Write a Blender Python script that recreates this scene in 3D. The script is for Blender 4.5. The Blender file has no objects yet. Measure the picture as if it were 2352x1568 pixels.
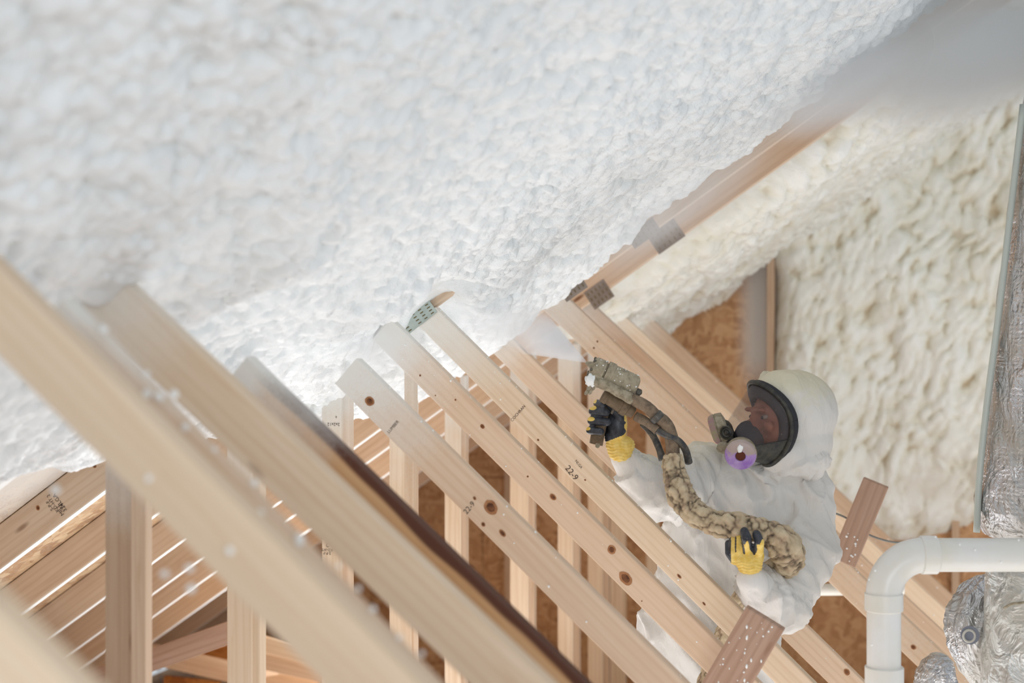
import bpy, bmesh, math, random
import numpy as np
from mathutils import Vector, Matrix, Euler, noise as mnoise

# ------------------------------------------------------------------ camera, world, lights
C = bpy.context.scene.collection
scn = bpy.context.scene
PSI = math.radians(17.0)
CS, SN = math.cos(PSI), math.sin(PSI)
FPX = 50.0 / 36.0 * 2352.0
CZ = 2.0                                   # eye height above the attic floor
cd = bpy.data.cameras.new('camera'); cam = bpy.data.objects.new('camera', cd); C.objects.link(cam)
cd.lens = 50; cd.sensor_width = 36; cd.clip_start = 0.05; cd.clip_end = 100
cam.location = (0, 0, CZ); cam.rotation_euler = (math.radians(90), 0, PSI)
cd.dof.use_dof = True; cd.dof.focus_distance = 4.25; cd.dof.aperture_fstop = 2.0
scn.camera = cam
scn.view_settings.view_transform = 'Standard'; scn.view_settings.look = 'None'
scn.view_settings.gamma = 1.0; scn.view_settings.use_curve_mapping = False
scn.view_settings.exposure = -0.07
scn.cycles.volume_bounces = 4; scn.cycles.volume_step_rate = 2.0

w = bpy.data.worlds.new('world'); scn.world = w; w.use_nodes = True
wb = w.node_tree.nodes['Background']
wb.inputs[0].default_value = (0.86, 0.93, 1.0, 1); wb.inputs[1].default_value = 0.70

def area(name, loc, target, sx, sy, power, col):
    l = bpy.data.lights.new(name, 'AREA'); l.shape = 'RECTANGLE'; l.size = sx; l.size_y = sy
    l.energy = power; l.color = col
    o = bpy.data.objects.new(name, l); C.objects.link(o); o.location = loc
    o.rotation_euler = (Vector(target) - Vector(loc)).to_track_quat('-Z', 'Y').to_euler()
    return o
area('floor_work_light', (-0.7, 4.1, 0.12), (-0.5, 4.1, 3.0), 3.0, 4.0, 88, (0.93, 0.97, 1.0))
area('eave_fill_light', (-2.6, 6.3, 0.35), (-2.9, 4.6, 1.6), 1.4, 1.0, 30, (0.93, 0.97, 1.0))  # added fill to brighten the bare rafters at lower left, no lamp there
area('near_work_light', (0.9, -0.9, 1.5), (-1.0, 4.0, 2.3), 1.6, 1.2, 46, (0.93, 0.97, 1.0))
area('gable_area_light', (1.6, 5.6, 0.5), (0.3, 7.6, 2.0), 1.2, 1.2, 26, (1.0, 0.97, 0.92))  # area light aimed at the gable wall

# ------------------------------------------------------------------ projection helpers (survey of the attic from one spot)
RV = Vector((CS, SN, 0)); FV = Vector((-SN, CS, 0)); UV = Vector((0, 0, 1)); CAM = Vector((0, 0, CZ))
def ray(px, py): return FV + RV * ((px - 1176) / FPX) + UV * ((784 - py) / FPX)
def PD(px, py, D): return CAM + ray(px, py) * D
def PY(px, py, Y):
    r = ray(px, py); return CAM + r * (Y / r.y)
M_ = 0.69; TH = math.atan(M_)
C_DECK, C_CHORD, C_FOAM = 1.26, 1.13, 1.055
def PR(px, py, c):
    r = ray(px, py); return CAM + r * (c / (r.z - M_ * r.x))

# ------------------------------------------------------------------ material helpers
def srgb(r, g, b):
    f = lambda v: (v / 255 / 12.92) if v / 255 <= 0.04045 else ((v / 255 + 0.055) / 1.055) ** 2.4
    return (f(r), f(g), f(b), 1)
class NT:
    def __init__(s, name, rough=0.6, spec=0.3):
        s.m = bpy.data.materials.new(name); s.m.use_nodes = True
        s.t = s.m.node_tree; s.b = s.t.nodes['Principled BSDF']
        s.b.inputs['Roughness'].default_value = rough
        s.b.inputs['Specular IOR Level'].default_value = spec
    def n(s, typ, **kw):
        o = s.t.nodes.new(typ)
        for k, v in kw.items():
            if k.startswith('i_'):
                key = k[2:]; key = int(key) if key.isdigit() else key.replace('_', ' ')
                o.inputs[key].default_value = v
            else: setattr(o, k, v)
        return o
    def l(s, a, b): s.t.links.new(a, b)
    def coords(s, scale=(1, 1, 1), rnd=True, kind='Object'):
        tc = s.n('ShaderNodeTexCoord'); mp = s.n('ShaderNodeMapping'); mp.inputs['Scale'].default_value = scale
        if rnd:
            oi = s.n('ShaderNodeObjectInfo'); ml = s.n('ShaderNodeMath', operation='MULTIPLY'); ml.inputs[1].default_value = 37.0
            s.l(oi.outputs['Random'], ml.inputs[0])
            ad = s.n('ShaderNodeVectorMath', operation='ADD')
            s.l(tc.outputs[kind], ad.inputs[0]); s.l(ml.outputs[0], ad.inputs[1]); s.l(ad.outputs[0], mp.inputs['Vector'])
        else: s.l(tc.outputs[kind], mp.inputs['Vector'])
        return mp.outputs[0]
    def noise(s, vec, scale, detail=3, rough=0.5, dist=0.0):
        o = s.n('ShaderNodeTexNoise', i_Scale=scale, i_Detail=detail, i_Roughness=rough, i_Distortion=dist); s.l(vec, o.inputs['Vector']); return o
    def ramp(s, fac, stops, interp='LINEAR'):
        o = s.n('ShaderNodeValToRGB'); o.color_ramp.interpolation = interp
        e = o.color_ramp.elements
        e[0].position, e[0].color = stops[0]; e[1].position, e[1].color = stops[-1]
        for p, c in stops[1:-1]:
            x = e.new(p); x.color = c
        s.l(fac, o.inputs[0]); return o.outputs[0]
    def mix(s, fac, a, b, blend='MIX'):
        o = s.n('ShaderNodeMix', data_type='RGBA', blend_type=blend)
        for idx, v in ((0, fac), (6, a), (7, b)):
            if hasattr(v, 'default_value') or hasattr(v, 'is_output'): s.l(v, o.inputs[idx])
            else: o.inputs[idx].default_value = v
        return o.outputs[2]
    def bump(s, h, strength=0.3, dist=0.01, prev=None):
        o = s.n('ShaderNodeBump', i_Strength=strength, i_Distance=dist); s.l(h, o.inputs['Height'])
        if prev: s.l(prev, o.inputs['Normal'])
        s.l(o.outputs[0], s.b.inputs['Normal']); return o.outputs[0]
    def base(s, v):
        if hasattr(v, 'is_output'): s.l(v, s.b.inputs['Base Color'])
        else: s.b.inputs['Base Color'].default_value = v
G = lambda v: (v, v, v, 1)

def wood(name, c_light, c_mid, c_dark, dust=0.0, knots=0.5, wane=False):
    m = NT(name, 0.62, 0.25)
    v = m.coords((1, 1, 1)); vs = m.coords((1.1, 16, 16))
    n1 = m.noise(vs, 2.2, 5, 0.6, 0.8)
    warp = m.noise(m.coords((2.2, 9, 9)), 1.0, 2)
    big = m.noise(m.coords((0.9, 3, 3)), 1.6, 2)
    ring = m.n('ShaderNodeTexWave', wave_type='BANDS', bands_direction='Z', i_Scale=2.6, i_Distortion=7.0, i_Detail=2.0)
    ring.inputs['Detail Scale'].default_value = 0.7
    m.l(m.coords((0.35, 5, 5)), ring.inputs['Vector'])
    col = m.ramp(n1.outputs[0], [(0.25, c_light), (0.55, c_mid), (0.85, c_dark)])
    col = m.mix(m.ramp(ring.outputs[0], [(0.55, G(0)), (1.0, G(0.38))]), col, c_dark)
    col = m.mix(m.ramp(big.outputs[0], [(0.35, G(0)), (0.7, G(0.55))]), col, c_mid)
    vo = m.n('ShaderNodeTexVoronoi', feature='F1', i_Scale=1.0)
    m.l(m.coords((2.6, 9.5, 9.5)), vo.inputs['Vector'])
    k = m.ramp(vo.outputs['Distance'], [(0.0, G(1)), (0.045 + 0.05 * knots, G(0.85)), (0.085 + 0.07 * knots, G(0)), (1, G(0))])
    kn = m.mix(m.ramp(warp.outputs[0], [(0.3, G(1)), (0.6, G(0.6))]), G(0), k)
    col = m.mix(kn, col, srgb(120, 80, 52))
    if wane:
        st = m.n('ShaderNodeSeparateXYZ'); tc = m.n('ShaderNodeTexCoord'); m.l(tc.outputs['Object'], st.inputs[0])
        wn = m.noise(m.coords((2.0, 1, 1), rnd=False), 1.4, 2)
        ad = m.n('ShaderNodeMath', operation='MULTIPLY_ADD'); m.l(wn.outputs[0], ad.inputs[0]); ad.inputs[1].default_value = 0.035; m.l(st.outputs['Z'], ad.inputs[2])
        col = m.mix(m.ramp(ad.outputs[0], [(0.045, G(0)), (0.051, G(1))]), col, srgb(92, 58, 44))
    if dust > 0:
        dn = m.noise(v, 120, 2); dl = m.noise(v, 5, 2)
        f = m.n('ShaderNodeMath', operation='MULTIPLY'); m.l(dn.outputs[0], f.inputs[0]); m.l(dl.outputs[0], f.inputs[1])
        col = m.mix(m.ramp(f.outputs[0], [(0.2, G(0.25 * dust)), (0.33, G(dust))]), col, srgb(214, 210, 200))
    at = m.n('ShaderNodeAttribute', attribute_name='reach')
    dn = m.noise(v, 260, 2); dl = m.noise(v, 9, 2)
    a1 = m.n('ShaderNodeMath', operation='MULTIPLY_ADD'); m.l(dn.outputs[0], a1.inputs[0]); a1.inputs[1].default_value = 0.16; m.l(at.outputs['Fac'], a1.inputs[2])
    a2 = m.n('ShaderNodeMath', operation='MULTIPLY_ADD'); m.l(dl.outputs[0], a2.inputs[0]); a2.inputs[1].default_value = 0.22; m.l(a1.outputs[0], a2.inputs[2])
    col = m.mix(m.ramp(a2.outputs[0], [(0.22, G(0.95)), (0.32, G(0.55)), (0.52, G(0.0)), (1, G(0))]), col, srgb(232, 231, 226))
    m.base(col); m.bump(n1.outputs[0], 0.15, 0.002)
    return m.m
W_PALE = wood('pine_pale', srgb(232, 213, 190), srgb(224, 201, 174), srgb(204, 172, 138), knots=0.1)
W_PINK = wood('pine_pink', srgb(229, 206, 183), srgb(219, 191, 164), srgb(198, 162, 130), knots=0.1)
W_BROWN = wood('pine_brown', srgb(210, 186, 162), srgb(198, 170, 144), srgb(172, 140, 112), knots=0.3)
W_RAFT = wood('pine_rafter', srgb(222, 203, 182), srgb(211, 188, 164), srgb(190, 160, 132), knots=0.2)
W_DUST = wood('pine_dusted', srgb(224, 200, 174), srgb(214, 184, 154), srgb(194, 158, 124), dust=0.25)
W_WANE = wood('pine_bark_edge', srgb(216, 180, 140), srgb(206, 162, 118), srgb(176, 128, 84), wane=True)
W_DARK = wood('pine_weathered', srgb(190, 162, 144), srgb(176, 144, 124), srgb(146, 112, 92), knots=.2)

def osb(name, a, b, c, d, scale=1.0, dust=0.0, near_foam=False):
    m = NT(name, 0.6, 0.25)
    v = m.coords((1, 1, 1), rnd=False)
    nz = m.noise(v, 3.0 * scale, 2)
    def flake(sc, rot):
        mp = m.n('ShaderNodeMapping'); mp.inputs['Scale'].default_value = sc; mp.inputs['Rotation'].default_value = rot
        ad = m.n('ShaderNodeVectorMath', operation='MULTIPLY_ADD'); m.l(nz.outputs['Color'], ad.inputs[0]); ad.inputs[1].default_value = (0.25,) * 3; m.l(v, ad.inputs[2])
        m.l(ad.outputs[0], mp.inputs['Vector'])
        o = m.n('ShaderNodeTexVoronoi', feature='F1', i_Scale=1.0); m.l(mp.outputs[0], o.inputs['Vector'])
        s_ = m.n('ShaderNodeSeparateColor'); m.l(o.outputs['Color'], s_.inputs[0]); return s_.outputs[0], o.outputs['Distance']
    f1, d1 = flake((9 * scale, 9 * scale, 26 * scale), (0.2, 0.3, 0.2))
    f2, d2 = flake((26 * scale, 22 * scale, 9 * scale), (0.5, -0.4, 0.9))
    sel = m.noise(v, 14 * scale, 1)
    f = m.mix(m.ramp(sel.outputs[0], [(0.46, G(0)), (0.54, G(1))]), f1, f2)
    col = m.ramp(f, [(0.0, d), (0.3, c), (0.6, b), (1.0, a)])
    fine = m.noise(m.coords((30, 30, 120), rnd=False), 1.0, 3)
    col = m.mix(m.ramp(fine.outputs[0], [(0.4, G(0)), (0.8, G(0.35))]), col, d)
    if dust:
        dn = m.noise(v, 90, 3); col = m.mix(m.ramp(dn.outputs[0], [(0.35, G(dust * 0.3)), (0.6, G(dust))]), col, srgb(215, 208, 200))
    if near_foam:
        sx = m.n('ShaderNodeSeparateXYZ'); m.l(v, sx.inputs[0]); dn = m.noise(v, 160, 3); a_ = m.n('ShaderNodeMath', operation='MULTIPLY_ADD')
        m.l(dn.outputs[0], a_.inputs[0]); a_.inputs[1].default_value = .45; m.l(sx.outputs[0], a_.inputs[2])
        a2_ = m.n('ShaderNodeMath', operation='ADD'); m.l(a_.outputs[0], a2_.inputs[0]); a2_.inputs[1].default_value = 2.75
        y_ = m.n('ShaderNodeMath', operation='LESS_THAN'); m.l(sx.outputs[1], y_.inputs[0]); y_.inputs[1].default_value = 3.44
        g_ = m.n('ShaderNodeMath', operation='MULTIPLY'); m.l(m.ramp(a2_.outputs[0], [(0.25, G(0)), (.55, G(.85)), (1, G(.95))]), g_.inputs[0]); m.l(y_.outputs[0], g_.inputs[1])
        col = m.mix(g_.outputs[0], col, srgb(216, 212, 206))
    m.base(col); m.bump(f, 0.25, 0.004)
    return m.m
def stain(m_):
    t = m_.node_tree; bs = t.nodes['Principled BSDF']; src = bs.inputs['Base Color'].links[0].from_socket
    tc = t.nodes.new('ShaderNodeTexCoord'); sx = t.nodes.new('ShaderNodeSeparateXYZ'); t.links.new(tc.outputs['Object'], sx.inputs[0])
    def mr(sock, a, b):
        o = t.nodes.new('ShaderNodeMapRange'); o.interpolation_type = 'SMOOTHSTEP'; t.links.new(sock, o.inputs[0]); o.inputs[1].default_value = a; o.inputs[2].default_value = b; return o.outputs[0]
    def mul(a, b):
        o = t.nodes.new('ShaderNodeMath'); o.operation = 'MULTIPLY'; t.links.new(a, o.inputs[0]); t.links.new(b, o.inputs[1]); return o.outputs[0]
    f = mul(mul(mr(sx.outputs[0], -1.13, -.98), mr(sx.outputs[0], -.86, -.90)), mr(sx.outputs[2], 1.65, 1.95))
    mx = t.nodes.new('ShaderNodeMix'); mx.data_type = 'RGBA'; t.links.new(f, mx.inputs[0]); t.links.new(src, mx.inputs[6]); mx.inputs[7].default_value = srgb(206, 202, 198); t.links.new(mx.outputs[2], bs.inputs['Base Color'])
M_OSB = osb('osb_wall', srgb(206, 166, 126), srgb(196, 154, 113), srgb(184, 140, 100), srgb(166, 122, 84), scale=1.3)
stain(M_OSB)
M_OSBD = osb('osb_deck', srgb(222, 192, 150), srgb(206, 170, 126), srgb(190, 148, 102), srgb(165, 122, 80), dust=0.25, near_foam=True)

M_OSBO = osb('osb_orange', srgb(226, 160, 92), srgb(218, 148, 80), srgb(204, 134, 70), srgb(180, 112, 58))
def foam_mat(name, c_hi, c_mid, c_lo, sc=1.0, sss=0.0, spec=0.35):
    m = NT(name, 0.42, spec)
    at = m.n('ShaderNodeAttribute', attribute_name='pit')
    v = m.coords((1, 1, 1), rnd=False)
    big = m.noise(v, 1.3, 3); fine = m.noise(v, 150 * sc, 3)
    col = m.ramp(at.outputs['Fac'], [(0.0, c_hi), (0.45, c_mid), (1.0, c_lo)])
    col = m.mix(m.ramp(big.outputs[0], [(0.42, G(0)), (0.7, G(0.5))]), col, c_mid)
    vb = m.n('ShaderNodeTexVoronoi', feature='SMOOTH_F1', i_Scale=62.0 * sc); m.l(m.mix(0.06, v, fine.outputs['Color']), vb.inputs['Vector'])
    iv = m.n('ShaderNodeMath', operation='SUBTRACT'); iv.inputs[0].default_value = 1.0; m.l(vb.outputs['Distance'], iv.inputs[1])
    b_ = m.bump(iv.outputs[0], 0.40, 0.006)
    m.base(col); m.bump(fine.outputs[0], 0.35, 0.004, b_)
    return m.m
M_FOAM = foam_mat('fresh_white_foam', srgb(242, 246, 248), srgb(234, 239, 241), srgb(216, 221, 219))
M_FOAMY = foam_mat('cured_cream_foam', srgb(241, 243, 240), srgb(228, 226, 212), srgb(182, 160, 124), 0.7)  # tan low tone paints shade into the pits between lobes

def simple(name, col, rough=0.5, spec=0.4, metal=0.0, nscale=0, nstr=0.0, var=None, vs=20, bdist=0.002):
    m = NT(name, rough, spec); m.b.inputs['Metallic'].default_value = metal
    if var is not None:
        v = m.coords((1, 1, 1)); n = m.noise(v, vs, 4, 0.6)
        m.base(m.ramp(n.outputs[0], [(0.35, col), (0.65, var)]))
        if nstr: m.bump(n.outputs[0], nstr, bdist)
    else: m.base(col)
    if nscale:
        n = m.noise(m.coords((1, 1, 1)), nscale, 4, 0.6); m.bump(n.outputs[0], nstr, bdist)
    return m.m

# ------------------------------------------------------------------ object helpers
def link(o, parent=None):
    C.objects.link(o)
    if parent is not None:
        o.parent = parent
    return o
def tag(o, label=None, cat=None, group=None, kind=None):
    if label: o['label'] = label
    if cat: o['category'] = cat
    if group: o['group'] = group
    if kind: o['kind'] = kind
    return o
def empty(name, loc, label, cat, group=None):
    o = bpy.data.objects.new(name, None); o.empty_display_size = 0.1; C.objects.link(o)
    o.location = loc; return tag(o, label, cat, group)
def mesh_obj(name, verts, faces, mat, parent=None, smooth=False, mw=None):
    me = bpy.data.meshes.new(name)
    me.from_pydata([tuple(v) for v in verts], [], faces) if not isinstance(verts, np.ndarray) else me.from_pydata(verts.tolist(), [], faces)
    me.materials.append(mat)
    if smooth: me.polygons.foreach_set('use_smooth', [True] * len(me.polygons))
    o = bpy.data.objects.new(name, me); link(o, parent)
    place(o, parent, mw); return o
def place(o, parent, mw):
    if mw is None: mw = Matrix.Identity(4)
    if parent is not None:
        off = Vector((0, 0, 0)); p = parent
        o.matrix_parent_inverse = Matrix.Identity(4)
        bpw = world_of(parent)
        o.matrix_basis = bpw.inverted() @ mw
    else: o.matrix_basis = mw
def world_of(o):
    m = o.matrix_basis.copy(); p = o.parent
    while p is not None:
        m = p.matrix_basis @ m; p = p.parent
    return m
def bm_obj(name, bm, mat, parent=None, smooth=True, mw=None):
    me = bpy.data.meshes.new(name); bm.to_mesh(me); bm.free(); me.materials.append(mat)
    if smooth: me.polygons.foreach_set('use_smooth', [True] * len(me.polygons))
    o = bpy.data.objects.new(name, me); link(o, parent); place(o, parent, mw); return o
def frame(o, x, y, z):
    return Matrix(((x[0], y[0], z[0], o[0]), (x[1], y[1], z[1], o[1]), (x[2], y[2], z[2], o[2]), (0, 0, 0, 1)))
def box_bm(x0, x1, y0, y1, z0, z1, bev=0.003):
    bm = bmesh.new()
    r = bmesh.ops.create_cube(bm, size=1)
    for v in bm.verts:
        v.co = Vector((x0 + (v.co.x + .5) * (x1 - x0), y0 + (v.co.y + .5) * (y1 - y0), z0 + (v.co.z + .5) * (z1 - z0)))
    if bev: bmesh.ops.bevel(bm, geom=list(bm.edges), offset=bev, segments=2, profile=0.6, affect='EDGES')
    return bm
ACTIVE_T = None
def timber(name, a, b, width, mat, parent, thick=0.038, back=Vector((0, 1, 0)), bev=0.0036, spray=0.0):
    """board whose FRONT face centreline runs a -> b; local X along, Y into depth, Z across"""
    a = Vector(a); b = Vector(b); x = (b - a); L = x.length; x.normalize()
    y = (back - x * back.dot(x)).normalized(); z = x.cross(y).normalized()
    mid = (a + b) / 2
    bm = box_bm(-L / 2, L / 2, 0, thick, -width / 2, width / 2, bev)
    o = bm_obj(name, bm, mat, parent, smooth=False, mw=frame(mid, x, y, z))
    at = o.data.attributes.new('reach', 'FLOAT', 'POINT')
    for i, v in enumerate(o.data.vertices): at.data[i].value = (v.co.x + L / 2) if spray else 9.0
    if spray: at2 = spray
    return o

def fan(n): return list(range(n))

# ------------------------------------------------------------------ noise in numpy
def h2(ix, iy, seed):
    n = (ix.astype(np.int64) * 73856093) ^ (iy.astype(np.int64) * 19349663) ^ (seed * 83492791)
    n = (n ^ (n >> 13)) * 1274126177; n = n & 0x7fffffff
    n = (n ^ (n >> 15)) * 668265263; n = n & 0x7fffffff
    return (n % 100003) / 100003.0
def vnoise(x, y, seed=0):
    ix = np.floor(x); iy = np.floor(y); fx = x - ix; fy = y - iy
    fx = fx * fx * (3 - 2 * fx); fy = fy * fy * (3 - 2 * fy)
    a = h2(ix, iy, seed); b = h2(ix + 1, iy, seed); c = h2(ix, iy + 1, seed); d = h2(ix + 1, iy + 1, seed)
    return (a * (1 - fx) + b * fx) * (1 - fy) + (c * (1 - fx) + d * fx) * fy
def fbm(x, y, seed=0, o=3):
    s = 0; a = 0.5; t = 0
    for i in range(o):
        s = s + a * vnoise(x, y, seed + i * 11); t += a; a *= 0.5; x = x * 2.03; y = y * 2.03
    return s / t
def domes(x, y, seed=0, rmin=0.45, rmax=0.95):
    """popcorn lobes: max over neighbours of a dome with its own radius and height"""
    ix = np.floor(x); iy = np.floor(y); best = np.zeros_like(x)
    for dx in (-1, 0, 1):
        for dy in (-1, 0, 1):
            cx = ix + dx; cy = iy + dy
            px = cx + h2(cx, cy, seed); py = cy + h2(cx, cy, seed + 5)
            r = rmin + (rmax - rmin) * h2(cx, cy, seed + 9)
            d = ((x - px) ** 2 + (y - py) ** 2) / (r * r)
            best = np.maximum(best, r * np.sqrt(np.clip(1 - d, 0, 1)))
    return best

def grid_faces(nx, ny, keep=None):
    i = np.arange(nx - 1)[:, None] * ny + np.arange(ny - 1)[None, :]
    f = np.stack([i, i + 1, i + ny + 1, i + ny], -1).reshape(-1, 4)
    if keep is not None:
        k = keep.reshape(-1); f = f[k[f].all(1)]
    return f
def np_mesh(name, V, F, mat, attr=None, parent=None, smooth=True, flip=False):
    used = np.unique(F); remap = -np.ones(len(V), dtype=np.int64); remap[used] = np.arange(len(used))
    V = V[used]; F = remap[F]
    if flip: F = F[:, ::-1]
    me = bpy.data.meshes.new(name)
    k = F.shape[1]
    me.vertices.add(len(V)); me.vertices.foreach_set('co', V.astype(np.float32).ravel())
    me.loops.add(F.size); me.loops.foreach_set('vertex_index', F.astype(np.int32).ravel())
    me.polygons.add(len(F)); me.polygons.foreach_set('loop_start', np.arange(0, F.size, k, dtype=np.int32))
    me.update(calc_edges=True)
    if smooth: me.polygons.foreach_set('use_smooth', np.ones(len(F), dtype=bool))
    if attr is not None:
        a = me.attributes.new('pit', 'FLOAT', 'POINT'); a.data.foreach_set('value', attr[used].astype(np.float32))
    me.materials.append(mat)
    o = bpy.data.objects.new(name, me); link(o, parent); return o

# ------------------------------------------------------------------ the shell
RX0, RX1 = -4.62, 2.2
YW = 7.8
def slab(name, corners, thick_vec, mat, label=None):
    v = [Vector(c) for c in corners] + [Vector(c) + Vector(thick_vec) for c in corners]
    f = [(0, 1, 2, 3), (7, 6, 5, 4), (0, 4, 5, 1), (1, 5, 6, 2), (2, 6, 7, 3), (3, 7, 4, 0)]
    o = mesh_obj(name, v, f, mat); o['kind'] = 'structure'
    if label: o['label'] = label
    return o
rz = lambda x, c: CZ + c + M_ * x
nrm = Vector((-M_, 0, 1)).normalized()
deck = slab('ceiling', [(RX0, -0.6, rz(RX0, C_DECK)), (RX1, -0.6, rz(RX1, C_DECK)), (RX1, YW + .1, rz(RX1, C_DECK)), (RX0, YW + .1, rz(RX0, C_DECK))],
            nrm * 0.018, M_OSBD, 'OSB roof deck seen between the bare rafters')
M_FLOOR = osb('osb_floor', srgb(200, 165, 122), srgb(188, 148, 104), srgb(168, 128, 86), srgb(140, 100, 66))
slab('floor', [(-4.6, -0.6, -0.02), (2.6, -0.6, -0.02), (2.6, YW + .1, -0.02), (-4.6, YW + .1, -0.02)], (0, 0, -0.02), M_FLOOR, 'OSB attic floor below the frame')
# gable wall: sheets of OSB cut to the roof slope, each sheet a part
wall = bpy.data.objects.new('wall_far', None); C.objects.link(wall); wall.location = (-1, YW, 0)
tag(wall, 'bare OSB gable wall behind the trusses', None, None, 'structure')
sheets = []
mesh_obj('gap_backing', [(-4.4, YW+.014, 0), (2.5, YW+.014, 0), (2.5, YW+.014, rz(2.5, C_DECK)-.01), (-4.4, YW+.014, rz(-4.4, C_DECK)-.01), (-4.4, YW+.02, 0), (2.5, YW+.02, 0), (2.5, YW+.02, rz(2.5, C_DECK)-.01), (-4.4, YW+.02, rz(-4.4, C_DECK)-.01)],
    [(0, 1, 2, 3), (7, 6, 5, 4), (0, 4, 5, 1), (1, 5, 6, 2), (2, 6, 7, 3), (3, 7, 4, 0)], simple('gap_backing_dark', srgb(96, 66, 44), .9), wall)  # added dark sheet that keeps the panel gaps from showing bright
x = -4.4
rnd = random.Random(4)
while x < 2.5:
    for k, z0 in enumerate((0.0, 1.22, 2.44, 3.66)):
        off = 0.61 if k % 2 else 0
        xa, xb = x + off - 0.6, x + off + 1.22 - 0.6 - 0.004
        za, zb = z0, z0 + 1.22 - 0.004
        xa2, xb2 = max(xa, -4.4), min(xb, 2.5)
        if xb2 - xa2 < .05: continue
        # polygon clipped under the deck line
        top = lambda X: min(zb, rz(X, C_DECK) - 0.004)
        if top(xb2) <= za + .02: continue
        pts = [(xb2, za), (xb2, top(xb2))]
        xc = (zb - CZ - C_DECK + .004) / M_
        if xa2 < xc < xb2: pts.append((xc, zb))
        if top(xa2) > za: pts += [(xa2, top(xa2)), (xa2, za)]
        else: pts.append(((za - CZ - C_DECK + .004) / M_, za))
        n = len(pts); dd = rnd.uniform(0, .003)
        v = [(p[0], YW + dd, p[1]) for p in pts] + [(p[0], YW + .012, p[1]) for p in pts]
        f = [tuple(range(n)), tuple(range(2 * n - 1, n - 1, -1))] + [(i, i + n, (i + 1) % n + n, (i + 1) % n) for i in range(n)]
        mesh_obj('panel', v, f, M_OSB, wall)
    x += 1.22

# ------------------------------------------------------------------ sprayed foam on the roof slope
def roof_foam(name, x0, x1, y0, y1, step, seed, edge_fn, label, mat, cell=0.032, c_surf=C_FOAM):
    nx = int((x1 - x0) * 1.215 / step); ny = int((y1 - y0) / step)
    X, Y = np.meshgrid(np.linspace(x0, x1, nx), np.linspace(y0, y1, ny), indexing='ij')
    s = X * 1.215
    wx = (vnoise(s * 9, Y * 9, seed + 1) - .5) * 0.05; wy = (vnoise(s * 9, Y * 9, seed + 2) - .5) * 0.05
    big = fbm(s * 2.2, Y * 1.6, seed + 3, 3) - .5
    mid = fbm(s * 7, Y * 7, seed + 4, 2) - .5
    sx = (s + wx) / (cell * 1.25); sy = (Y + wy) / cell
    d1 = domes(sx, sy, seed, .5, 1.05); d2 = domes((s + wx) / (cell * .5), (Y + wy) / (cell * .5), seed + 40, .45, .95)
    d3 = domes((s - wx) / (cell * 2.6), (Y - wy) / (cell * 2.4), seed + 70, .5, 1.0)
    amp = np.clip(0.35 + 1.3 * (fbm(s * 1.7 + 9, Y * 1.7, seed + 6, 2)), .4, 1.25)
    relief = (d1 * cell * .80 + d2 * cell * .50) * amp + d3 * cell * .55 + big * 0.10 + mid * 0.035
    e = edge_fn(X, Y, s)                                # metres inside the sprayed area
    T = (C_DECK - c_surf) / 1.215                        # thickness perpendicular to deck
    t = (T - 0.045 + relief) * (1 - np.exp(-np.clip(e, 0, 9) / 0.05)) - 0.004
    for (bx, by, bz, amt) in ((565, 808, 2.62, .05), (806, 846, 3.40, .06), (1105, 742, 4.70, .05)):
        q = PY(bx, by, bz); t = t + (amt if Y.max() < 5.5 else 0) * np.exp(-((X - q.x) / .13) ** 2 - ((Y - q.y) / .13) ** 2)
    q = PY(955, 735, 4.0); T0 = .115 if Y.max() < 5.5 else 9
    wgt = np.exp(-(((X - q.x + .01) / np.where(Y > 3.98, np.where(X > q.x, .075, .13), .13)) ** 2 + ((Y - 3.93) / .24) ** 2) ** 3); t = t * (1 - wgt) + np.minimum(t, T0 - .03) * wgt
    t = np.maximum(t, .004)
    keep = (e > 0.0)
    cc = C_DECK * np.ones_like(X)
    Vx = X + M_ / 1.215 * t; Vz = CZ + C_DECK + M_ * X - t / 1.215
    V = np.stack([Vx, Y, Vz], -1).reshape(-1, 3)
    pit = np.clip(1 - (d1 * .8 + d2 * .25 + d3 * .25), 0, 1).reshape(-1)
    o = np_mesh(name, V, grid_faces(nx, ny, keep), mat, pit, flip=False)
    return tag(o, label, 'insulation', None, 'stuff')
def edge_left(X, Y, s):
    lim = -2.20 + 0.035 * (Y - 3.0) + 0.10 * (fbm(s * 3, Y * 5, 31, 3) - .5) + 0.05 * (fbm(s * 9, Y * 16, 33, 2) - .5)
    far = 4.84 + 0.16*np.clip((-.95-X)/.35,0,1) + 0.16 * (fbm(s * 6, Y * 2, 37, 3) - .5) + 0.02 * np.sin(s * 40)
    return np.minimum(X - lim, far - Y)
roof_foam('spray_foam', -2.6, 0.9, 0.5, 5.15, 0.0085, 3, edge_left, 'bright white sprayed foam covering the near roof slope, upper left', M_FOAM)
def edge_far(X, Y, s):
    lim = -1.75 + 0.25 * (fbm(s * 3, Y * 4, 51, 3) - .5)
    return np.minimum(X - lim, np.minimum(Y - 5.76, YW + .02 - Y) * 1.0)
roof_foam('spray_foam', -2.0, 1.6, 5.7, YW, 0.013, 13, edge_far, 'cream foam on the roof slope beyond the paired girder rafters', M_FOAMY, cell=0.05, c_surf=1.05)

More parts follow.
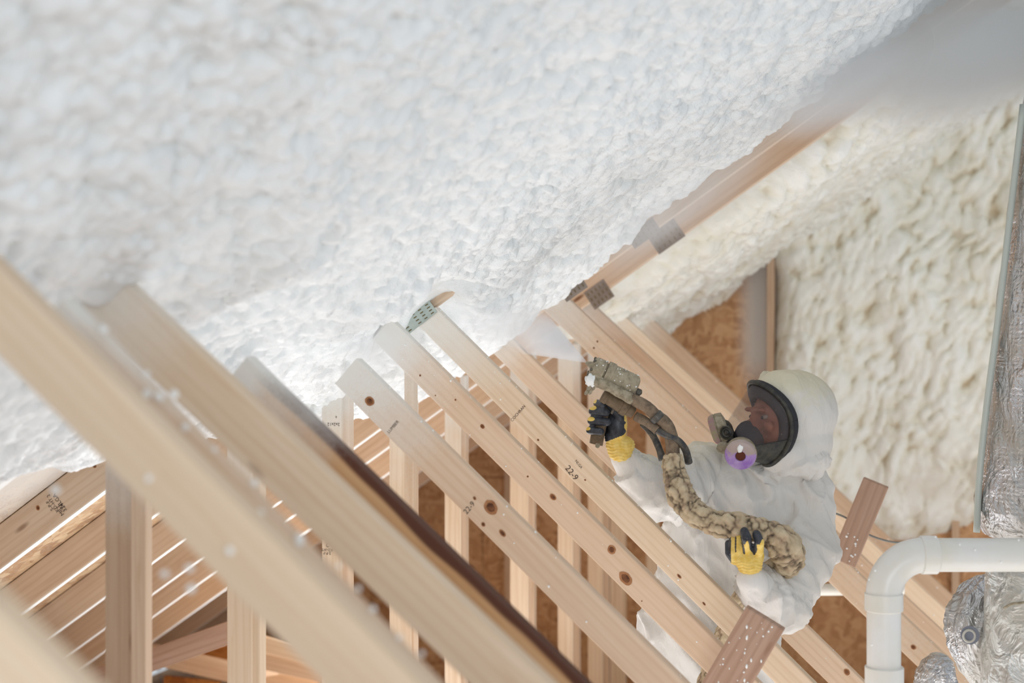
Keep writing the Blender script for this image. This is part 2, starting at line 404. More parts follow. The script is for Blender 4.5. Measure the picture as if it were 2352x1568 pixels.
def wall_foam():
    step = 0.011; x0, x1 = -2.2, 1.9; z0, z1 = 0.75, 4.2
    nx = int((x1 - x0) / step); nz = int((z1 - z0) / step)
    X, Z = np.meshgrid(np.linspace(x0, x1, nx), np.linspace(z0, z1, nz), indexing='ij')
    wx = (vnoise(X * 7, Z * 7, 61) - .5) * .08; wz = (vnoise(X * 7, Z * 7, 62) - .5) * .08
    c = 0.042
    d1 = domes((X + wx - Z * .35) / (c * .9), (Z + wz) / (c * 1.7), 63, .5, 1.05); d2 = domes((X + wx) / (c * .5), (Z + wz) / (c * .7), 64)
    d3 = domes((X - wx) / (c * 3.4), (Z - wz) / (c * 3.0), 65, .5, 1.0)
    big = fbm(X * 2.6, Z * 1.1, 66, 3) - .5; fold = fbm(X * 5, Z * 2.2 + 3, 67, 2) - .5
    relief = d1 * c * .62 + d2 * c * .2 + d3 * c * .55 + big * .20 + fold * .08
    slit = -0.915 + .012 * np.sin(Z * 9) + .012 * (vnoise(X * 0, Z * 14, 68) - .5)
    top = CZ + 1.05 + M_ * X
    # lower boundary of the sprayed area
    lim = np.where(X < slit, np.interp(X, [-2.2, -1.55, -1.15, -.97, -.9], [2.05, 2.12, 2.2, 2.42, 2.5]),
                   np.interp(X, [-.9, -.5, -.25, -.1, .1, .2, .6, 1.9], [.95, .95, .93, .95, 1.02, 1.1, 1.05, 1.0]))
    lim = lim + .08 * (fbm(X * 6, Z * 6, 69, 3) - .5)
    e = np.minimum(Z - lim, 3); e = np.minimum(e, np.abs(X - slit) - .016)
    t = (0.10 + relief) * (1 - np.exp(-np.clip(e, 0, 9) / .06)) - .01
    t = np.where(Z > top - .1, t + (Z - top + .1) * .3, t)
    keep = (e > 0) & (Z < rz(X, C_DECK))
    V = np.stack([X, YW - t, Z], -1).reshape(-1, 3)
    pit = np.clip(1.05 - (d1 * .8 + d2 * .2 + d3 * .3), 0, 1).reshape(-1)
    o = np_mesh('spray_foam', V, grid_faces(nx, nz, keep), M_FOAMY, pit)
    tag(o, 'lumpy cream foam covering the gable wall behind the worker', 'insulation', None, 'stuff')
wall_foam()

# ------------------------------------------------------------------ marks on lumber (stamps are flat print)
M_INK = simple('stamp_ink', srgb(84, 72, 66), 0.8, 0.1)
M_KNOT = simple('knot', srgb(128, 84, 56), 0.6, 0.2, var=srgb(82, 50, 34), vs=90)
M_KNOTR = simple('knot_ring', srgb(176, 126, 88), 0.6, 0.2, var=srgb(150, 100, 66), vs=60)
M_FSPECK = simple('foam_fleck', srgb(242, 244, 243), 0.45, 0.3)  # same white also colours the painted lit edges under the rafters
def stamp(text, px, py, Y, size, ang, parent, dy=0.0008):
    """printed characters lying on a face that looks towards -Y"""
    cu = bpy.data.curves.new('stamp_text', 'FONT'); cu.body = text; cu.size = size; cu.align_x = 'CENTER'; cu.align_y = 'CENTER'
    cu.resolution_u = 2; cu.space_line = 0.8
    tmp = bpy.data.objects.new('stamp_tmp', cu); C.objects.link(tmp)
    dg = bpy.context.evaluated_depsgraph_get(); me = bpy.data.meshes.new_from_object(tmp.evaluated_get(dg))
    bpy.data.objects.remove(tmp); bpy.data.curves.remove(cu)
    me.materials.clear(); me.materials.append(M_INK); me.name = 'stamp'
    o = bpy.data.objects.new('stamp', me); link(o, parent)
    P = PY(px, py, Y - dy)
    a = math.radians(ang); x = Vector((math.cos(a), 0, math.sin(a))); z = Vector((0, -1, 0)); y = z.cross(x)
    place(o, parent, frame(P, x, y, z)); return o
def knot(px, py, Y, r, parent, asp=1.3, ang=-45):
    def disc(rr, d, mat, nm, par):
        n = 18; rg = random.Random(int(px * 7 + py)); v = []; a0 = math.radians(ang)
        for k in range(n):
            t = 2 * math.pi * k / n; q = rr * (1 + .06 * math.sin(2 * t + px) + rg.uniform(-.05, .05))
            ex, ez = q * asp * math.cos(t), q * math.sin(t)
            v.append((ex * math.cos(a0) - ez * math.sin(a0), 0, ex * math.sin(a0) + ez * math.cos(a0)))
        v.append((0, -d, 0))
        f = [(k, (k + 1) % n, n) for k in range(n)]
        return mesh_obj(nm, v, [t[::1] for t in f], mat, par, smooth=True, mw=Matrix.Translation(PY(px, py, Y - .0007 - (0 if rr == r else .0007))))
    disc(r, .0006, M_KNOTR, 'knot', parent); disc(r * .62, .0006, M_KNOT, 'knot', parent)
def blob_bm(bm, c, r, seed=0, sq=(1, 1, 1), sub=1):
    res = bmesh.ops.create_icosphere(bm, subdivisions=sub, radius=1)
    rg = random.Random(seed)
    for v in res['verts']:
        q = r * (1 + rg.uniform(-.22, .22)); v.co = Vector((c[0] + v.co.x * q * sq[0], c[1] + v.co.y * q * sq[1], c[2] + v.co.z * q * sq[2]))
def flecks(parent, a, b, width, n, seed, r=(.002, .006), edge=True, y=None):
    """spattered foam droplets stuck to the face and top arris of a board"""
    rg = random.Random(seed); a = Vector(a); b = Vector(b); x = (b - a).normalized(); up = Vector((0, 1, 0)).cross(x)
    if up.z < 0: up = -up
    bm = bmesh.new()
    for i in range(n):
        t = rg.random(); e = width / 2 if (edge and rg.random() < .7) else rg.uniform(-.45, .45) * width
        c = a.lerp(b, t) + up * e + Vector((0, rg.uniform(0, .03) if e == width / 2 else 0, 0))
        blob_bm(bm, c, rg.uniform(*r), seed * 100 + i)
    o = bm_obj('foam_fleck', bm, M_FSPECK, parent); o['kind'] = 'stuff'; return o

# ------------------------------------------------------------------ roof trusses
WEB_W = 0.089
def along(px0, py0, px1, py1, Y, w_up=None):
    return PY(px0, py0, Y), PY(px1, py1, Y)
def web(parent, Y, up, lo, mat, zend=0.1, name='web', width=None, top_ext=0.03, spray=1.0):
    """up / lo: pixel pairs on the upper and lower arris; runs on to the bottom chord"""
    U0, U1 = PY(*up[0], Y), PY(*up[1], Y); L0, L1 = PY(*lo[0], Y), PY(*lo[1], Y)
    d = ((U1 - U0).normalized() + (L1 - L0).normalized()).normalized()
    nn = Vector((0, 1, 0)).cross(d).normalized()
    if nn.z < 0: nn = -nn
    wu = (U0 - L0).dot(nn); wu2 = (U1 - L1).dot(nn); wd = width or (wu + wu2) / 2
    Umid = (U0 + U1) / 2; Lmid = (L0 + L1) / 2
    c = Umid - nn * (wd / 2)
    if not width: c = Umid - nn * ((Umid - Lmid).dot(nn)) / 2
    st = min((U0 - c).dot(d), (L0 - c).dot(d)) - top_ext
    a = c + d * st
    if zend is not None: b = a + d * ((zend - a.z) / d.z)
    else: b = c + d * max((U1 - c).dot(d), (L1 - c).dot(d))
    return timber(name, a, b, wd, mat, parent, spray=spray), a, b, wd
def post(parent, Y, x0, x1, ref_y, mat, top=None, thick=0.038, name='post', bot=0.09):
    A = PY(x0, ref_y, Y); B = PY(x1, ref_y, Y); w = (B - A).length; X = (A.x + B.x) / 2
    zt = (CZ + C_CHORD + M_ * (X - w / 2)) if top is None else top
    return timber(name, (X, Y, zt), (X, Y, bot), w, mat, parent, thick=thick, spray=1.0)
def chord(parent, Y, mat, x1=1.6, x0=-4.45, c0=C_CHORD, name='top_chord'):
    d = (C_DECK - c0) / 1.215 - .002
    zc = lambda X: CZ + c0 + M_ * X
    off = nrm * (d / 2)
    o = timber(name, Vector((x0, Y, zc(x0))) + off, Vector((x1, Y, zc(x1))) + off, d, mat, parent)
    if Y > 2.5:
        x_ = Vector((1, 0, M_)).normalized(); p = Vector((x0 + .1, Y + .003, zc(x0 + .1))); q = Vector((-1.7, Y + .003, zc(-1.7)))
        f = bm_obj('lit_edge_strip', box_bm(0, (q - p).length, 0, .034, -.0018, 0, .0006), M_FSPECK, parent, smooth=False, mw=frame(p, x_, Vector((0, 1, 0)), x_.cross(Vector((0, 1, 0)))))  # white strip paints the bright light on the rafter underside
    return o
def bottom(parent, Y, mat, x0=-4.2, x1=2.4):
    return timber('bottom_chord', (x0, Y, .045), (x1, Y, .045), .089, mat, parent)
def truss(Y, label): return empty('roof_truss', (-1.7, Y, 0.0), label, 'roof truss', 'roof trusses one behind the other')
def plate(parent, quad, Y, mat=None):
    pass
M_GALV = simple('galvanised_plate', srgb(196, 206, 200), 0.35, 0.5, 0.75, var=srgb(170, 182, 178), vs=14)
M_GALVP = simple('dull_galvanised_plate', srgb(150, 142, 136), 0.5, 0.4, 0.3, var=srgb(128, 120, 114), vs=14)
M_GALVD = simple('plate_slot', srgb(112, 100, 72), 0.8, 0.2)

tr = {}
# 0: the nearest one, only its blurred web in the lower left corner
T = tr[0] = truss(1.0, 'nearest roof truss, its blurred web filling the lower left corner'); T['group'] = 'roof trusses one behind the other'
o_, a, b, w_ = web(T, 1.0, ((-120, 1295), (150, 1568)), ((-300, 1505), (-80, 1720)), W_PALE, .1, spray=0)
bottom(T, 1.0, W_PALE); chord(T, 1.0, W_PALE)
T = tr[1] = truss(1.6, 'out of focus truss with the widest pale web, second from the camera')
o_, a, b, w_ = web(T, 1.58, ((0, 608), (897, 1520)), ((0, 830), (706, 1525)), W_PALE, spray=0)
o2, a2, b2, w2 = web(T, 1.76, ((205, 751), (989, 1572)), ((130, 770), (905, 1590)), W_PINK, name='web_brace', width=.089)
bottom(T, 1.6, W_PALE); chord(T, 1.6, W_PALE)
flecks(T, PY(212, 760, 1.755), PY(989, 1572, 1.755), .02, 20, 5, (.004, .0075))
flecks(T, PY(60, 900, 1.58), PY(600, 1440, 1.58), .15, 6, 6, (.004, .008), edge=False)
T = tr[2] = truss(2.2, 'blurred truss with a rounded pale web emerging from the foam, third from the camera')
o_, a, b, w_ = web(T, 2.2, ((262, 612), (1150, 1480)), ((122, 641), (1066, 1525)), W_PALE, width=.094, spray=0.6)
bottom(T, 2.2, W_PALE); chord(T, 2.2, W_PALE)
T = tr[3] = truss(2.83, 'truss whose web has a dark bark edge, fourth from the camera')
o_, a, b, w_ = web(T, 2.62, ((584, 832), (1321, 1551)), ((500, 850), (1240, 1570)), W_WANE, width=.095, top_ext=-.03)
post(T, 2.83, 241, 318, 1300, W_BROWN); post(T, 2.80, 300, 334, 1300, W_PINK, name='post_brace', thick=.03)
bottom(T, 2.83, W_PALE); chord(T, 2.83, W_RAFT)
flecks(T, a + Vector((.3, 0, -.3)), b, w_, 26, 8, (.003, .0065)); 
T4 = T = tr[4] = truss(3.42, 'truss with a round dark knot near the foamed end of its web')
D_, a, b, w_ = web(T, 3.40, ((837, 839), (1500, 1497)), ((802, 916), (1402, 1512)), W_PINK)
post(T, 3.44, 521, 578, 1400, W_PALE); post(T, 3.45, 560, 597, 1400, W_PALE, name='post_brace')
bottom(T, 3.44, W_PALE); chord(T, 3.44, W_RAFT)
knot(849, 921, 3.40, .0125, T, 1.05); knot(1127, 1165, 3.40, .017, T, 1.15); knot(1110, 1204, 3.40, .005, T); knot(1154, 1224, 3.40, .006, T, 2); knot(1090, 1144, 3.40, .004, T)
stamp('LUMBER', 903, 980, 3.40, .0115, 48, T); stamp('22-9', 1078, 1166, 3.40, .02, 50, T)
flecks(T, a, b, w_, 30, 9, (.0012, .004)); flecks(T, a, b, w_, 14, 10, (.001, .003), edge=False)
T5 = T = tr[5] = truss(4.0, 'truss with a starburst knot midway down its web')
E_, a, b, w_ = web(T, 3.84, ((914, 744), (1500, 1333)), ((892, 817), (1500, 1413)), W_PINK, width=.083)
post(T, 4.03, 739, 784, 1300, W_PALE); post(T, 4.045, 778, 802, 1300, W_PINK, name='post_brace')
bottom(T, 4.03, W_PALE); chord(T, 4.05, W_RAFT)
for (kx, ky, kr, ka) in ((1108, 979, .006, 1.2), (1270, 1141, .008, 1.3), (1405, 1262, .0115, 1.15), (1437, 1328, .014, 1.7), (965, 862, .003, 1), (1046, 918, .003, 1), (1212, 1094, .003, 1), (1474, 1380, .002, 1), (1000, 908, .002, 1)):
    knot(kx, ky, 3.84, kr, T, ka)
stamp('2x2x12', 766, 974, 4.03, .014, 180, T); stamp('0', 772, 957, 4.03, .01, 180, T)
stamp('S-P-F', 751, 1270, 4.03, .0125, 180, T); stamp('KD-HT', 751, 1262, 4.03, .0125, 180, T); stamp('2', 752, 1249, 4.03, .026, 180, T); stamp('NLGA 324', 751, 1237, 4.03, .0085, 180, T)
flecks(T, a, b, w_, 34, 11, (.001, .003)); flecks(T, a, b, w_, 16, 12, (.001, .0035), edge=False)
T = tr[6] = truss(4.08, 'truss with a slotted metal plate at the top of its web')
F_, a, b, w_ = web(T, 4.04, ((1000, 703), (1710, 1413)), ((962, 747), (1678, 1458)), W_PALE, width=.079, top_ext=.0)
stamp('COCHRAN', 1190, 949, 4.04, .0125, 48, T); stamp('22-9', 1313, 1086, 4.04, .026, -50, T); stamp('NLGA', 1329, 1066, 4.04, .011, -50, T)
knot(1236, 1010, 4.04, .003, T); knot(1344, 1102, 4.04, .0025, T); knot(1560, 1323, 4.04, .004, T, 2); knot(1617, 1386, 4.04, .003, T, 2)
post(T, 4.1, 928, 950, 760, W_DUST, name='post', top=None, bot=1.2)
bottom(T, 4.1, W_PALE)
flecks(T, a, b, w_, 40, 13, (.001, .003)); flecks(T, a, b, w_, 14, 14, (.001, .003), edge=False)
# truss plate with punched slots
pq = [PY(x_, y_, 4.036) for x_, y_ in ((912, 742), (938, 768), (1004, 716), (986, 690))]
mesh_obj('gusset_plate', pq + [p + Vector((0, .002, 0)) for p in pq], [(0, 1, 2, 3), (7, 6, 5, 4), (0, 4, 5, 1), (1, 5, 6, 2), (2, 6, 7, 3), (3, 7, 4, 0)], M_GALV, T)
bm = bmesh.new()
def gplate(parent, cx, cy, Y, wx, wz, ang):
    c = PY(cx, cy, Y - .0015); a = math.radians(ang); x_ = Vector((math.cos(a), 0, math.sin(a))); z_ = x_.cross(Vector((0, 1, 0)))
    b_ = box_bm(-wx / 2, wx / 2, 0, .0015, -wz / 2, wz / 2, 0); g_ = bm_obj('gusset_plate', b_, M_GALVP, parent, False, frame(c, x_, Vector((0, 1, 0)), z_))
    s_ = bmesh.new()
    for i in range(5):
        for j in range(3): 
            t = bmesh.ops.create_cube(s_, size=1)
            for v_ in t['verts']: v_.co = Vector((-wx * .38 + i * wx * .19 + v_.co.x * wx * .05, v_.co.y * .0004, -wz * .3 + j * wz * .3 + v_.co.z * wz * .16))
    e_ = bm_obj('plate_slot', s_, M_GALVD, g_, False, frame(c, x_, Vector((0, 1, 0)), z_)); e_['kind'] = 'stuff'
for gx in (0.12, 0.45, 0.66, 0.88):
    for gy in (.14, .38, .62, .86):
        c = (pq[0].lerp(pq[1], gy)).lerp(pq[3].lerp(pq[2], gy), gx) + Vector((0, -.0012, 0))
        dx = (pq[3] - pq[0]).normalized() * .0055; dy = (pq[1] - pq[0]).normalized() * .0016
        vs = [bm.verts.new(c + p) for p in (-dx - dy, dx - dy, dx + dy, -dx + dy)]; bm.faces.new(vs)
bm_obj('plate_slot', bm, M_GALVD, T, smooth=False)['kind'] = 'stuff'
T = tr[7] = truss(4.72, 'truss with a foam-dusted web passing behind the worker')
G_, a, b, w_ = web(T, 4.72, ((1142, 742), (1834, 1421)), ((1073, 747), (1791, 1449)), W_PINK, width=.085)
post(T, 4.66, 894, 944, 1250, W_PALE); post(T, 4.67, 940, 953, 1250, W_PINK, name='post_brace')
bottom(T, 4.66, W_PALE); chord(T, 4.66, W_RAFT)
knot(1945, 1543, 4.72, .009, T); knot(1380, 985, 4.72, .004, T)
flecks(T, a, b, w_, 24, 15, (.001, .003))
T = tr[8] = truss(5.2, 'truss with the thick dusted web that ends at the spray gun')
H_, a, b, w_ = web(T, 5.2, ((1279, 662), (2188, 1518)), ((1240, 695), (2130, 1545)), W_DUST, width=.098)
post(T, 5.27, 1021, 1058, 1100, W_PALE); post(T, 5.28, 1056, 1070, 1100, W_BROWN, name='post_brace')
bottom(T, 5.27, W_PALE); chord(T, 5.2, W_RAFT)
knot(1372, 744 + 40, 5.2, .004, T, 1); knot(1364, 799, 5.2, .004, T, 1); knot(2098, 1486, 5.2, .008, T)
flecks(T, a, b, w_, 50, 16, (.001, .004))
far = [(9, 5.75, ((1330, 668), (2165, 1450)), (1171, 1213, 1300), W_BROWN, 'truss web second in the stack of four beside the hood'),  # browner pine in this stack puts its shade into the wood colour
       (10, 6.3, ((1376, 672), (2190, 1418)), (1281, 1316, 1000), W_PALE, 'truss web third in the stack of four beside the hood'),
       (11, 6.9, ((1446, 684), (2205, 1385)), (1350, 1384, 1300), W_BROWN, 'truss web farthest right in the stack of four, next to the bare OSB patch')]
for k, Y, up, (p0, p1, ry), mat, lab in far:
    T = tr[k] = truss(Y, lab)
    lo = ((up[0][0] - 20, up[0][1] + 22), (up[1][0] - 20, up[1][1] + 22))
    o_, a, b, w_ = web(T, Y, up, lo, mat, width=.1, top_ext=.0)
    post(T, Y + .03, p0, p1, ry, W_PALE); post(T, Y + .04, p1 - 3, p1 + 14, ry, W_BROWN, name='post_brace')
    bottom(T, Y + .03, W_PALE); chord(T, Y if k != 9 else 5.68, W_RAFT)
    flecks(T, a, b, w_, 22, 20 + k, (.0015, .004), edge=False)
gplate(tr[8], 1312, 655, 5.2, .10, .085, 34); gplate(tr[8], 1478, 535, 5.2, .12, .06, 34)
gplate(tr[9], 1376, 676, 5.68, .10, .085, 34); gplate(tr[9], 1530, 542, 5.68, .13, .09, 34)
T = tr[12] = truss(7.4, 'farthest truss, a narrow post close to the OSB gable wall')
post(T, 7.4, 1402, 1436, 1200, W_PALE); chord(T, 7.4, W_PINK); bottom(T, 7.4, W_PALE)
post(T, 7.4, 1484, 1512, 1100, W_PALE)

# studs nailed to the gable wall
sx = PY(1772, 760, YW - .04).x
for k, X in enumerate((-3.6, -3.0, -2.4, sx, sx + .95)):
    zt = rz(X, C_DECK) - .05
    if zt < .5: continue
    t = tag(timber('wall_stud', (X, YW - .09 if k == 3 else YW - .04, 0), (X, YW - .09 if k == 3 else YW - .04, min(zt, 2.45 if k == 3 else zt)), .038, W_BROWN, None, thick=.088 if k == 3 else .038),
            ('stud showing as a thin brown slit in the foam above the white hood', 'stud at the lower right, just left of the foil duct')[k - 3] if k >= 3 else ('leftmost stud on the OSB gable wall', 'second stud on the OSB gable wall from the left', 'third stud on the OSB gable wall from the left')[k], 'stud')

# marks on the near bare rafter
stamp('NLGA', 134, 1150, 3.44, .018, 38 + 90, tr[4]); stamp('S-P-F\nKD-HT 2', 118, 1158, 3.44, .015, 125, tr[4]); stamp('MILL\n324', 142, 1168, 3.44, .017, 125, tr[4])
knot(87, 1166, 3.44, .007, tr[4], 1, 36); knot(217, 1070, 3.44, .006, tr[4], 1, 36)

# ------------------------------------------------------------------ loose boards
def plank(name, label, pts, Y, width, mat, cat='board', thick=.038, n=30, seed=1):
    a, b = PY(*pts[0], Y), PY(*pts[1], Y)
    o = timber(name, a, b, width, mat, None, thick=thick); tag(o, label, cat)
    return o, a, b
bd, a, b = plank('brace_board', 'brown speckled brace board in front of the worker, bottom right of centre', ((1640, 1620), (1757, 1420)), 3.70, .112, W_DARK)
rg = random.Random(8); bm = bmesh.new()
for i in range(46):
    t = rg.random(); e = rg.uniform(-.05, .05); c = a.lerp(b, t); x = (b - a).normalized(); u = Vector((0, 1, 0)).cross(x)
    blob_bm(bm, c + u * e, rg.uniform(.001, .0035), i, (1, .5, 1.8 if rg.random() < .4 else 1))
f = bm_obj('foam_fleck', bm, M_FSPECK, bd); f['kind'] = 'stuff'; place(f, bd, Matrix.Identity(4))
bd2, a, b = plank('brace_board', 'dark brace board rising into the foam right of the worker', ((1936, 1292), (2012, 1108)), 5.05, .090, W_DARK)
bm = bmesh.new()
for i in range(12):
    t = rg.uniform(0, .4); e = rg.uniform(-.04, .03); x = (b - a).normalized(); u = Vector((0, 1, 0)).cross(x)
    blob_bm(bm, a.lerp(b, t) + u * e, rg.uniform(.002, .005), i)
f = bm_obj('foam_fleck', bm, M_FSPECK, bd2); f['kind'] = 'stuff'; place(f, bd2, Matrix.Identity(4))

#==PART2==
# ------------------------------------------------------------------ shape tools
def cv(x, y, z): return (RV * x + UV * y + FV * z)            # survey axes: right, up, away
def tube_bm(bm, pts, rads, n=16, cap=True, wob=None):
    """tube through world points with a radius at each"""
    pts = [Vector(p) for p in pts]; rings = []
    t0 = (pts[1] - pts[0]).normalized(); up = Vector((0, 0, 1)) if abs(t0.z) < .9 else Vector((0, 1, 0))
    nv = (up - t0 * up.dot(t0)).normalized()
    for i, p in enumerate(pts):
        t = (pts[min(i + 1, len(pts) - 1)] - pts[max(i - 1, 0)]).normalized()
        nv = (nv - t * nv.dot(t)).normalized(); b = t.cross(nv)
        ring = []
        for k in range(n):
            a = 2 * math.pi * k / n; r = rads[i] * (wob(i, a) if wob else 1)
            ring.append(bm.verts.new(p + nv * (r * math.cos(a)) + b * (r * math.sin(a))))
        rings.append(ring)
    for i in range(len(rings) - 1):
        for k in range(n):
            bm.faces.new((rings[i][k], rings[i][(k + 1) % n], rings[i + 1][(k + 1) % n], rings[i + 1][k]))
    if cap:
        bm.faces.new(rings[0][::-1]); bm.faces.new(rings[-1])
def spline(pts, n):
    """Catmull-Rom through tuples of any length"""
    P = [np.array(p, float) for p in pts]; P = [2 * P[0] - P[1]] + P + [2 * P[-1] - P[-2]]; out = []
    m = len(P) - 3
    for j in range(n + 1):
        u = j / n * m; i = min(int(u), m - 1); t = u - i
        a, b, c, d = P[i], P[i + 1], P[i + 2], P[i + 3]
        out.append(.5 * ((2 * b) + (-a + c) * t + (2 * a - 5 * b + 4 * c - d) * t * t + (-a + 3 * b - 3 * c + d) * t ** 3))
    return out
def lathe(name, prof, origin, axis, mat, parent, n=28, smooth=True):
    """prof: (distance along axis, radius)"""
    axis = Vector(axis).normalized(); bm = bmesh.new()
    up = Vector((0, 0, 1)) if abs(axis.z) < .9 else Vector((1, 0, 0)); a = (up - axis * up.dot(axis)).normalized(); b = axis.cross(a)
    rings = []
    for d, r in prof:
        rings.append([bm.verts.new(Vector((d, max(r, .0002) * math.cos(2 * math.pi * k / n), max(r, .0002) * math.sin(2 * math.pi * k / n)))) for k in range(n)])
    for i in range(len(rings) - 1):
        for k in range(n): bm.faces.new((rings[i][k], rings[i][(k + 1) % n], rings[i + 1][(k + 1) % n], rings[i + 1][k]))
    bm.faces.new(rings[0][::-1]); bm.faces.new(rings[-1])
    bmesh.ops.recalc_face_normals(bm, faces=bm.faces)
    o = bm_obj(name, bm, mat, parent, smooth, frame(Vector(origin), axis, a, b))
    if smooth: o.data.polygons.foreach_set('use_smooth', [True] * len(o.data.polygons)); o.data.set_sharp_from_angle(angle=math.radians(38))
    return o
def ell_bm(bm, c, r, axes=None, sub=3):
    res = bmesh.ops.create_icosphere(bm, subdivisions=sub, radius=1); c = Vector(c)
    ax = axes or (RV, UV, FV)
    for v in res['verts']: v.co = c + ax[0] * (v.co.x * r[0]) + ax[1] * (v.co.y * r[1]) + ax[2] * (v.co.z * r[2])
def voxel(bm, size, smooth=3):
    me = bpy.data.meshes.new('tmp'); bmesh.ops.recalc_face_normals(bm, faces=bm.faces); bm.to_mesh(me); bm.free()
    o = bpy.data.objects.new('tmp', me); C.objects.link(o)
    m = o.modifiers.new('r', 'REMESH'); m.mode = 'VOXEL'; m.voxel_size = size
    if smooth:
        sm = o.modifiers.new('s', 'SMOOTH'); sm.factor = .6; sm.iterations = smooth
    dg = bpy.context.evaluated_depsgraph_get(); out = bpy.data.meshes.new_from_object(o.evaluated_get(dg))
    bpy.data.objects.remove(o); bpy.data.meshes.remove(me); return out
def me_np(me):
    n = len(me.vertices); co = np.empty(n * 3, np.float32); me.vertices.foreach_get('co', co)
    no = np.empty(n * 3, np.float32); me.vertices.foreach_get('normal', no)
    return co.reshape(-1, 3).astype(float), no.reshape(-1, 3).astype(float)
RVn, UVn, FVn = (np.array(v) for v in (RV, UV, FV)); CAMn = np.array(CAM)
def to_px(co):
    d = co - CAMn; D = d @ FVn; return 1176 + FPX * (d @ RVn) / D, 784 - FPX * (d @ UVn) / D, D
def finish_mesh(name, me, mat, parent, smooth=True):
    me.name = name; me.materials.clear(); me.materials.append(mat)
    me.polygons.foreach_set('use_smooth', [smooth] * len(me.polygons))
    o = bpy.data.objects.new(name, me); link(o, parent); place(o, parent, Matrix.Identity(4)); return o
def set_attr(me, name, arr):
    a = me.attributes.new(name, 'FLOAT', 'POINT'); a.data.foreach_set('value', np.asarray(arr, dtype=np.float32))
def capsule(bm, a, ra, b, rb, n=14, steps=6):
    a, b = Vector(a), Vector(b); d = (b - a).normalized()
    pts, rs = [], []
    for k in range(steps, 0, -1):
        q = math.pi / 2 * k / steps; pts.append(a - d * ra * math.sin(q)); rs.append(max(ra * math.cos(q), ra * .03))
    for k in range(7): pts.append(a.lerp(b, k / 6)); rs.append(ra + (rb - ra) * k / 6)
    for k in range(1, steps + 1):
        q = math.pi / 2 * k / steps; pts.append(b + d * rb * math.sin(q)); rs.append(max(rb * math.cos(q), rb * .03))
    tube_bm(bm, pts, rs, n)
S43 = 4.3 / FPX

# ------------------------------------------------------------------ worker materials
def suit_mat():
    m = NT('coverall_fabric', 0.55, 0.25); v = m.coords((1, 1, 1), rnd=False)
    n = m.noise(v, 2.2, 3); n2 = m.noise(v, 60, 3, .6); n3 = m.noise(m.coords((14, 14, 5), rnd=False), 1.6, 4, .55, 1.2)
    at = m.n('ShaderNodeAttribute', attribute_name='soil')
    col = m.mix(m.ramp(n.outputs[0], [(0.35, G(0)), (0.7, G(0.5))]), srgb(222, 220, 217), srgb(212, 207, 199))
    sp = m.n('ShaderNodeMath', operation='MULTIPLY_ADD'); m.l(n2.outputs[0], sp.inputs[0]); sp.inputs[1].default_value = .5; m.l(at.outputs['Fac'], sp.inputs[2])
    col = m.mix(m.ramp(sp.outputs[0], [(0.35, G(0)), (1.1 / 1.5, G(0.7)), (1, G(0.8))]), col, srgb(214, 206, 176))
    m.base(col); b = m.bump(n3.outputs[0], 0.55, 0.012); m.bump(n2.outputs[0], .12, .003, b)
    m.b.inputs['Subsurface Weight'].default_value = 0.0
    return m.m
M_SUIT = suit_mat()
M_SKIN = simple('skin', srgb(158, 98, 74), 0.5, 0.35, var=srgb(134, 78, 58), vs=18)
M_RUB = simple('black_rubber', srgb(38, 39, 42), 0.45, 0.4, var=srgb(70, 68, 58), vs=55, nstr=.3, bdist=.003)
M_NOSE = simple('nose_cup_rubber', srgb(44, 45, 50), 0.6, 0.3)
M_TAN = simple('overspray_tan', srgb(168, 158, 138), 0.8, 0.2, var=srgb(128, 118, 98), vs=70, nstr=.6, bdist=.003)
M_PURP = simple('purple_cartridge', srgb(158, 120, 196), 0.4, 0.4, var=srgb(186, 160, 206), vs=30)
def cart_mat():
    m = NT('purple_cartridge_dusted', .4, .4); v = m.coords((1, 1, 1), rnd=False); n = m.noise(v, 38, 3); sx = m.n('ShaderNodeSeparateXYZ'); m.l(v, sx.inputs[0])
    a = m.n('ShaderNodeMath', operation='MULTIPLY_ADD'); m.l(sx.outputs[1], a.inputs[0]); a.inputs[1].default_value = 14; m.l(n.outputs[0], a.inputs[2])
    m.base(m.mix(m.ramp(a.outputs[0], [(.52, G(0)), (.68, G(.9))]), m.ramp(n.outputs[0], [(.35, srgb(152, 112, 192)), (.65, srgb(184, 158, 208))]), srgb(176, 160, 146))); return m.m
M_PURP = cart_mat()
M_PINK = simple('pink_dusted_cartridge', srgb(160, 118, 130), 0.6, 0.3, var=srgb(150, 146, 112), vs=60)
M_HOLE = simple('filter_core', srgb(96, 52, 36), 0.6, 0.2)
M_EYE = simple('eye_white', srgb(150, 128, 116), 0.2, 0.5); M_IRIS = simple('iris', srgb(40, 26, 20), 0.2, 0.5)
def visor_mat():
    m = NT('visor_lens', 0.12, 0.5); v = m.coords((1, 1, 1)); n = m.noise(v, 18, 3); n2 = m.noise(v, 220, 1)
    m.base(srgb(120, 108, 106)); a = m.n('ShaderNodeMath', operation='MULTIPLY_ADD'); m.l(n.outputs[0], a.inputs[0]); a.inputs[1].default_value = .16; a.inputs[2].default_value = .07
    b = m.n('ShaderNodeMath', operation='GREATER_THAN'); m.l(n2.outputs[0], b.inputs[0]); b.inputs[1].default_value = .76
    c = m.n('ShaderNodeMath', operation='MAXIMUM'); m.l(a.outputs[0], c.inputs[0]); m.l(b.outputs[0], c.inputs[1])
    m.l(c.outputs[0], m.b.inputs['Alpha']); return m.m
M_VISOR = visor_mat()
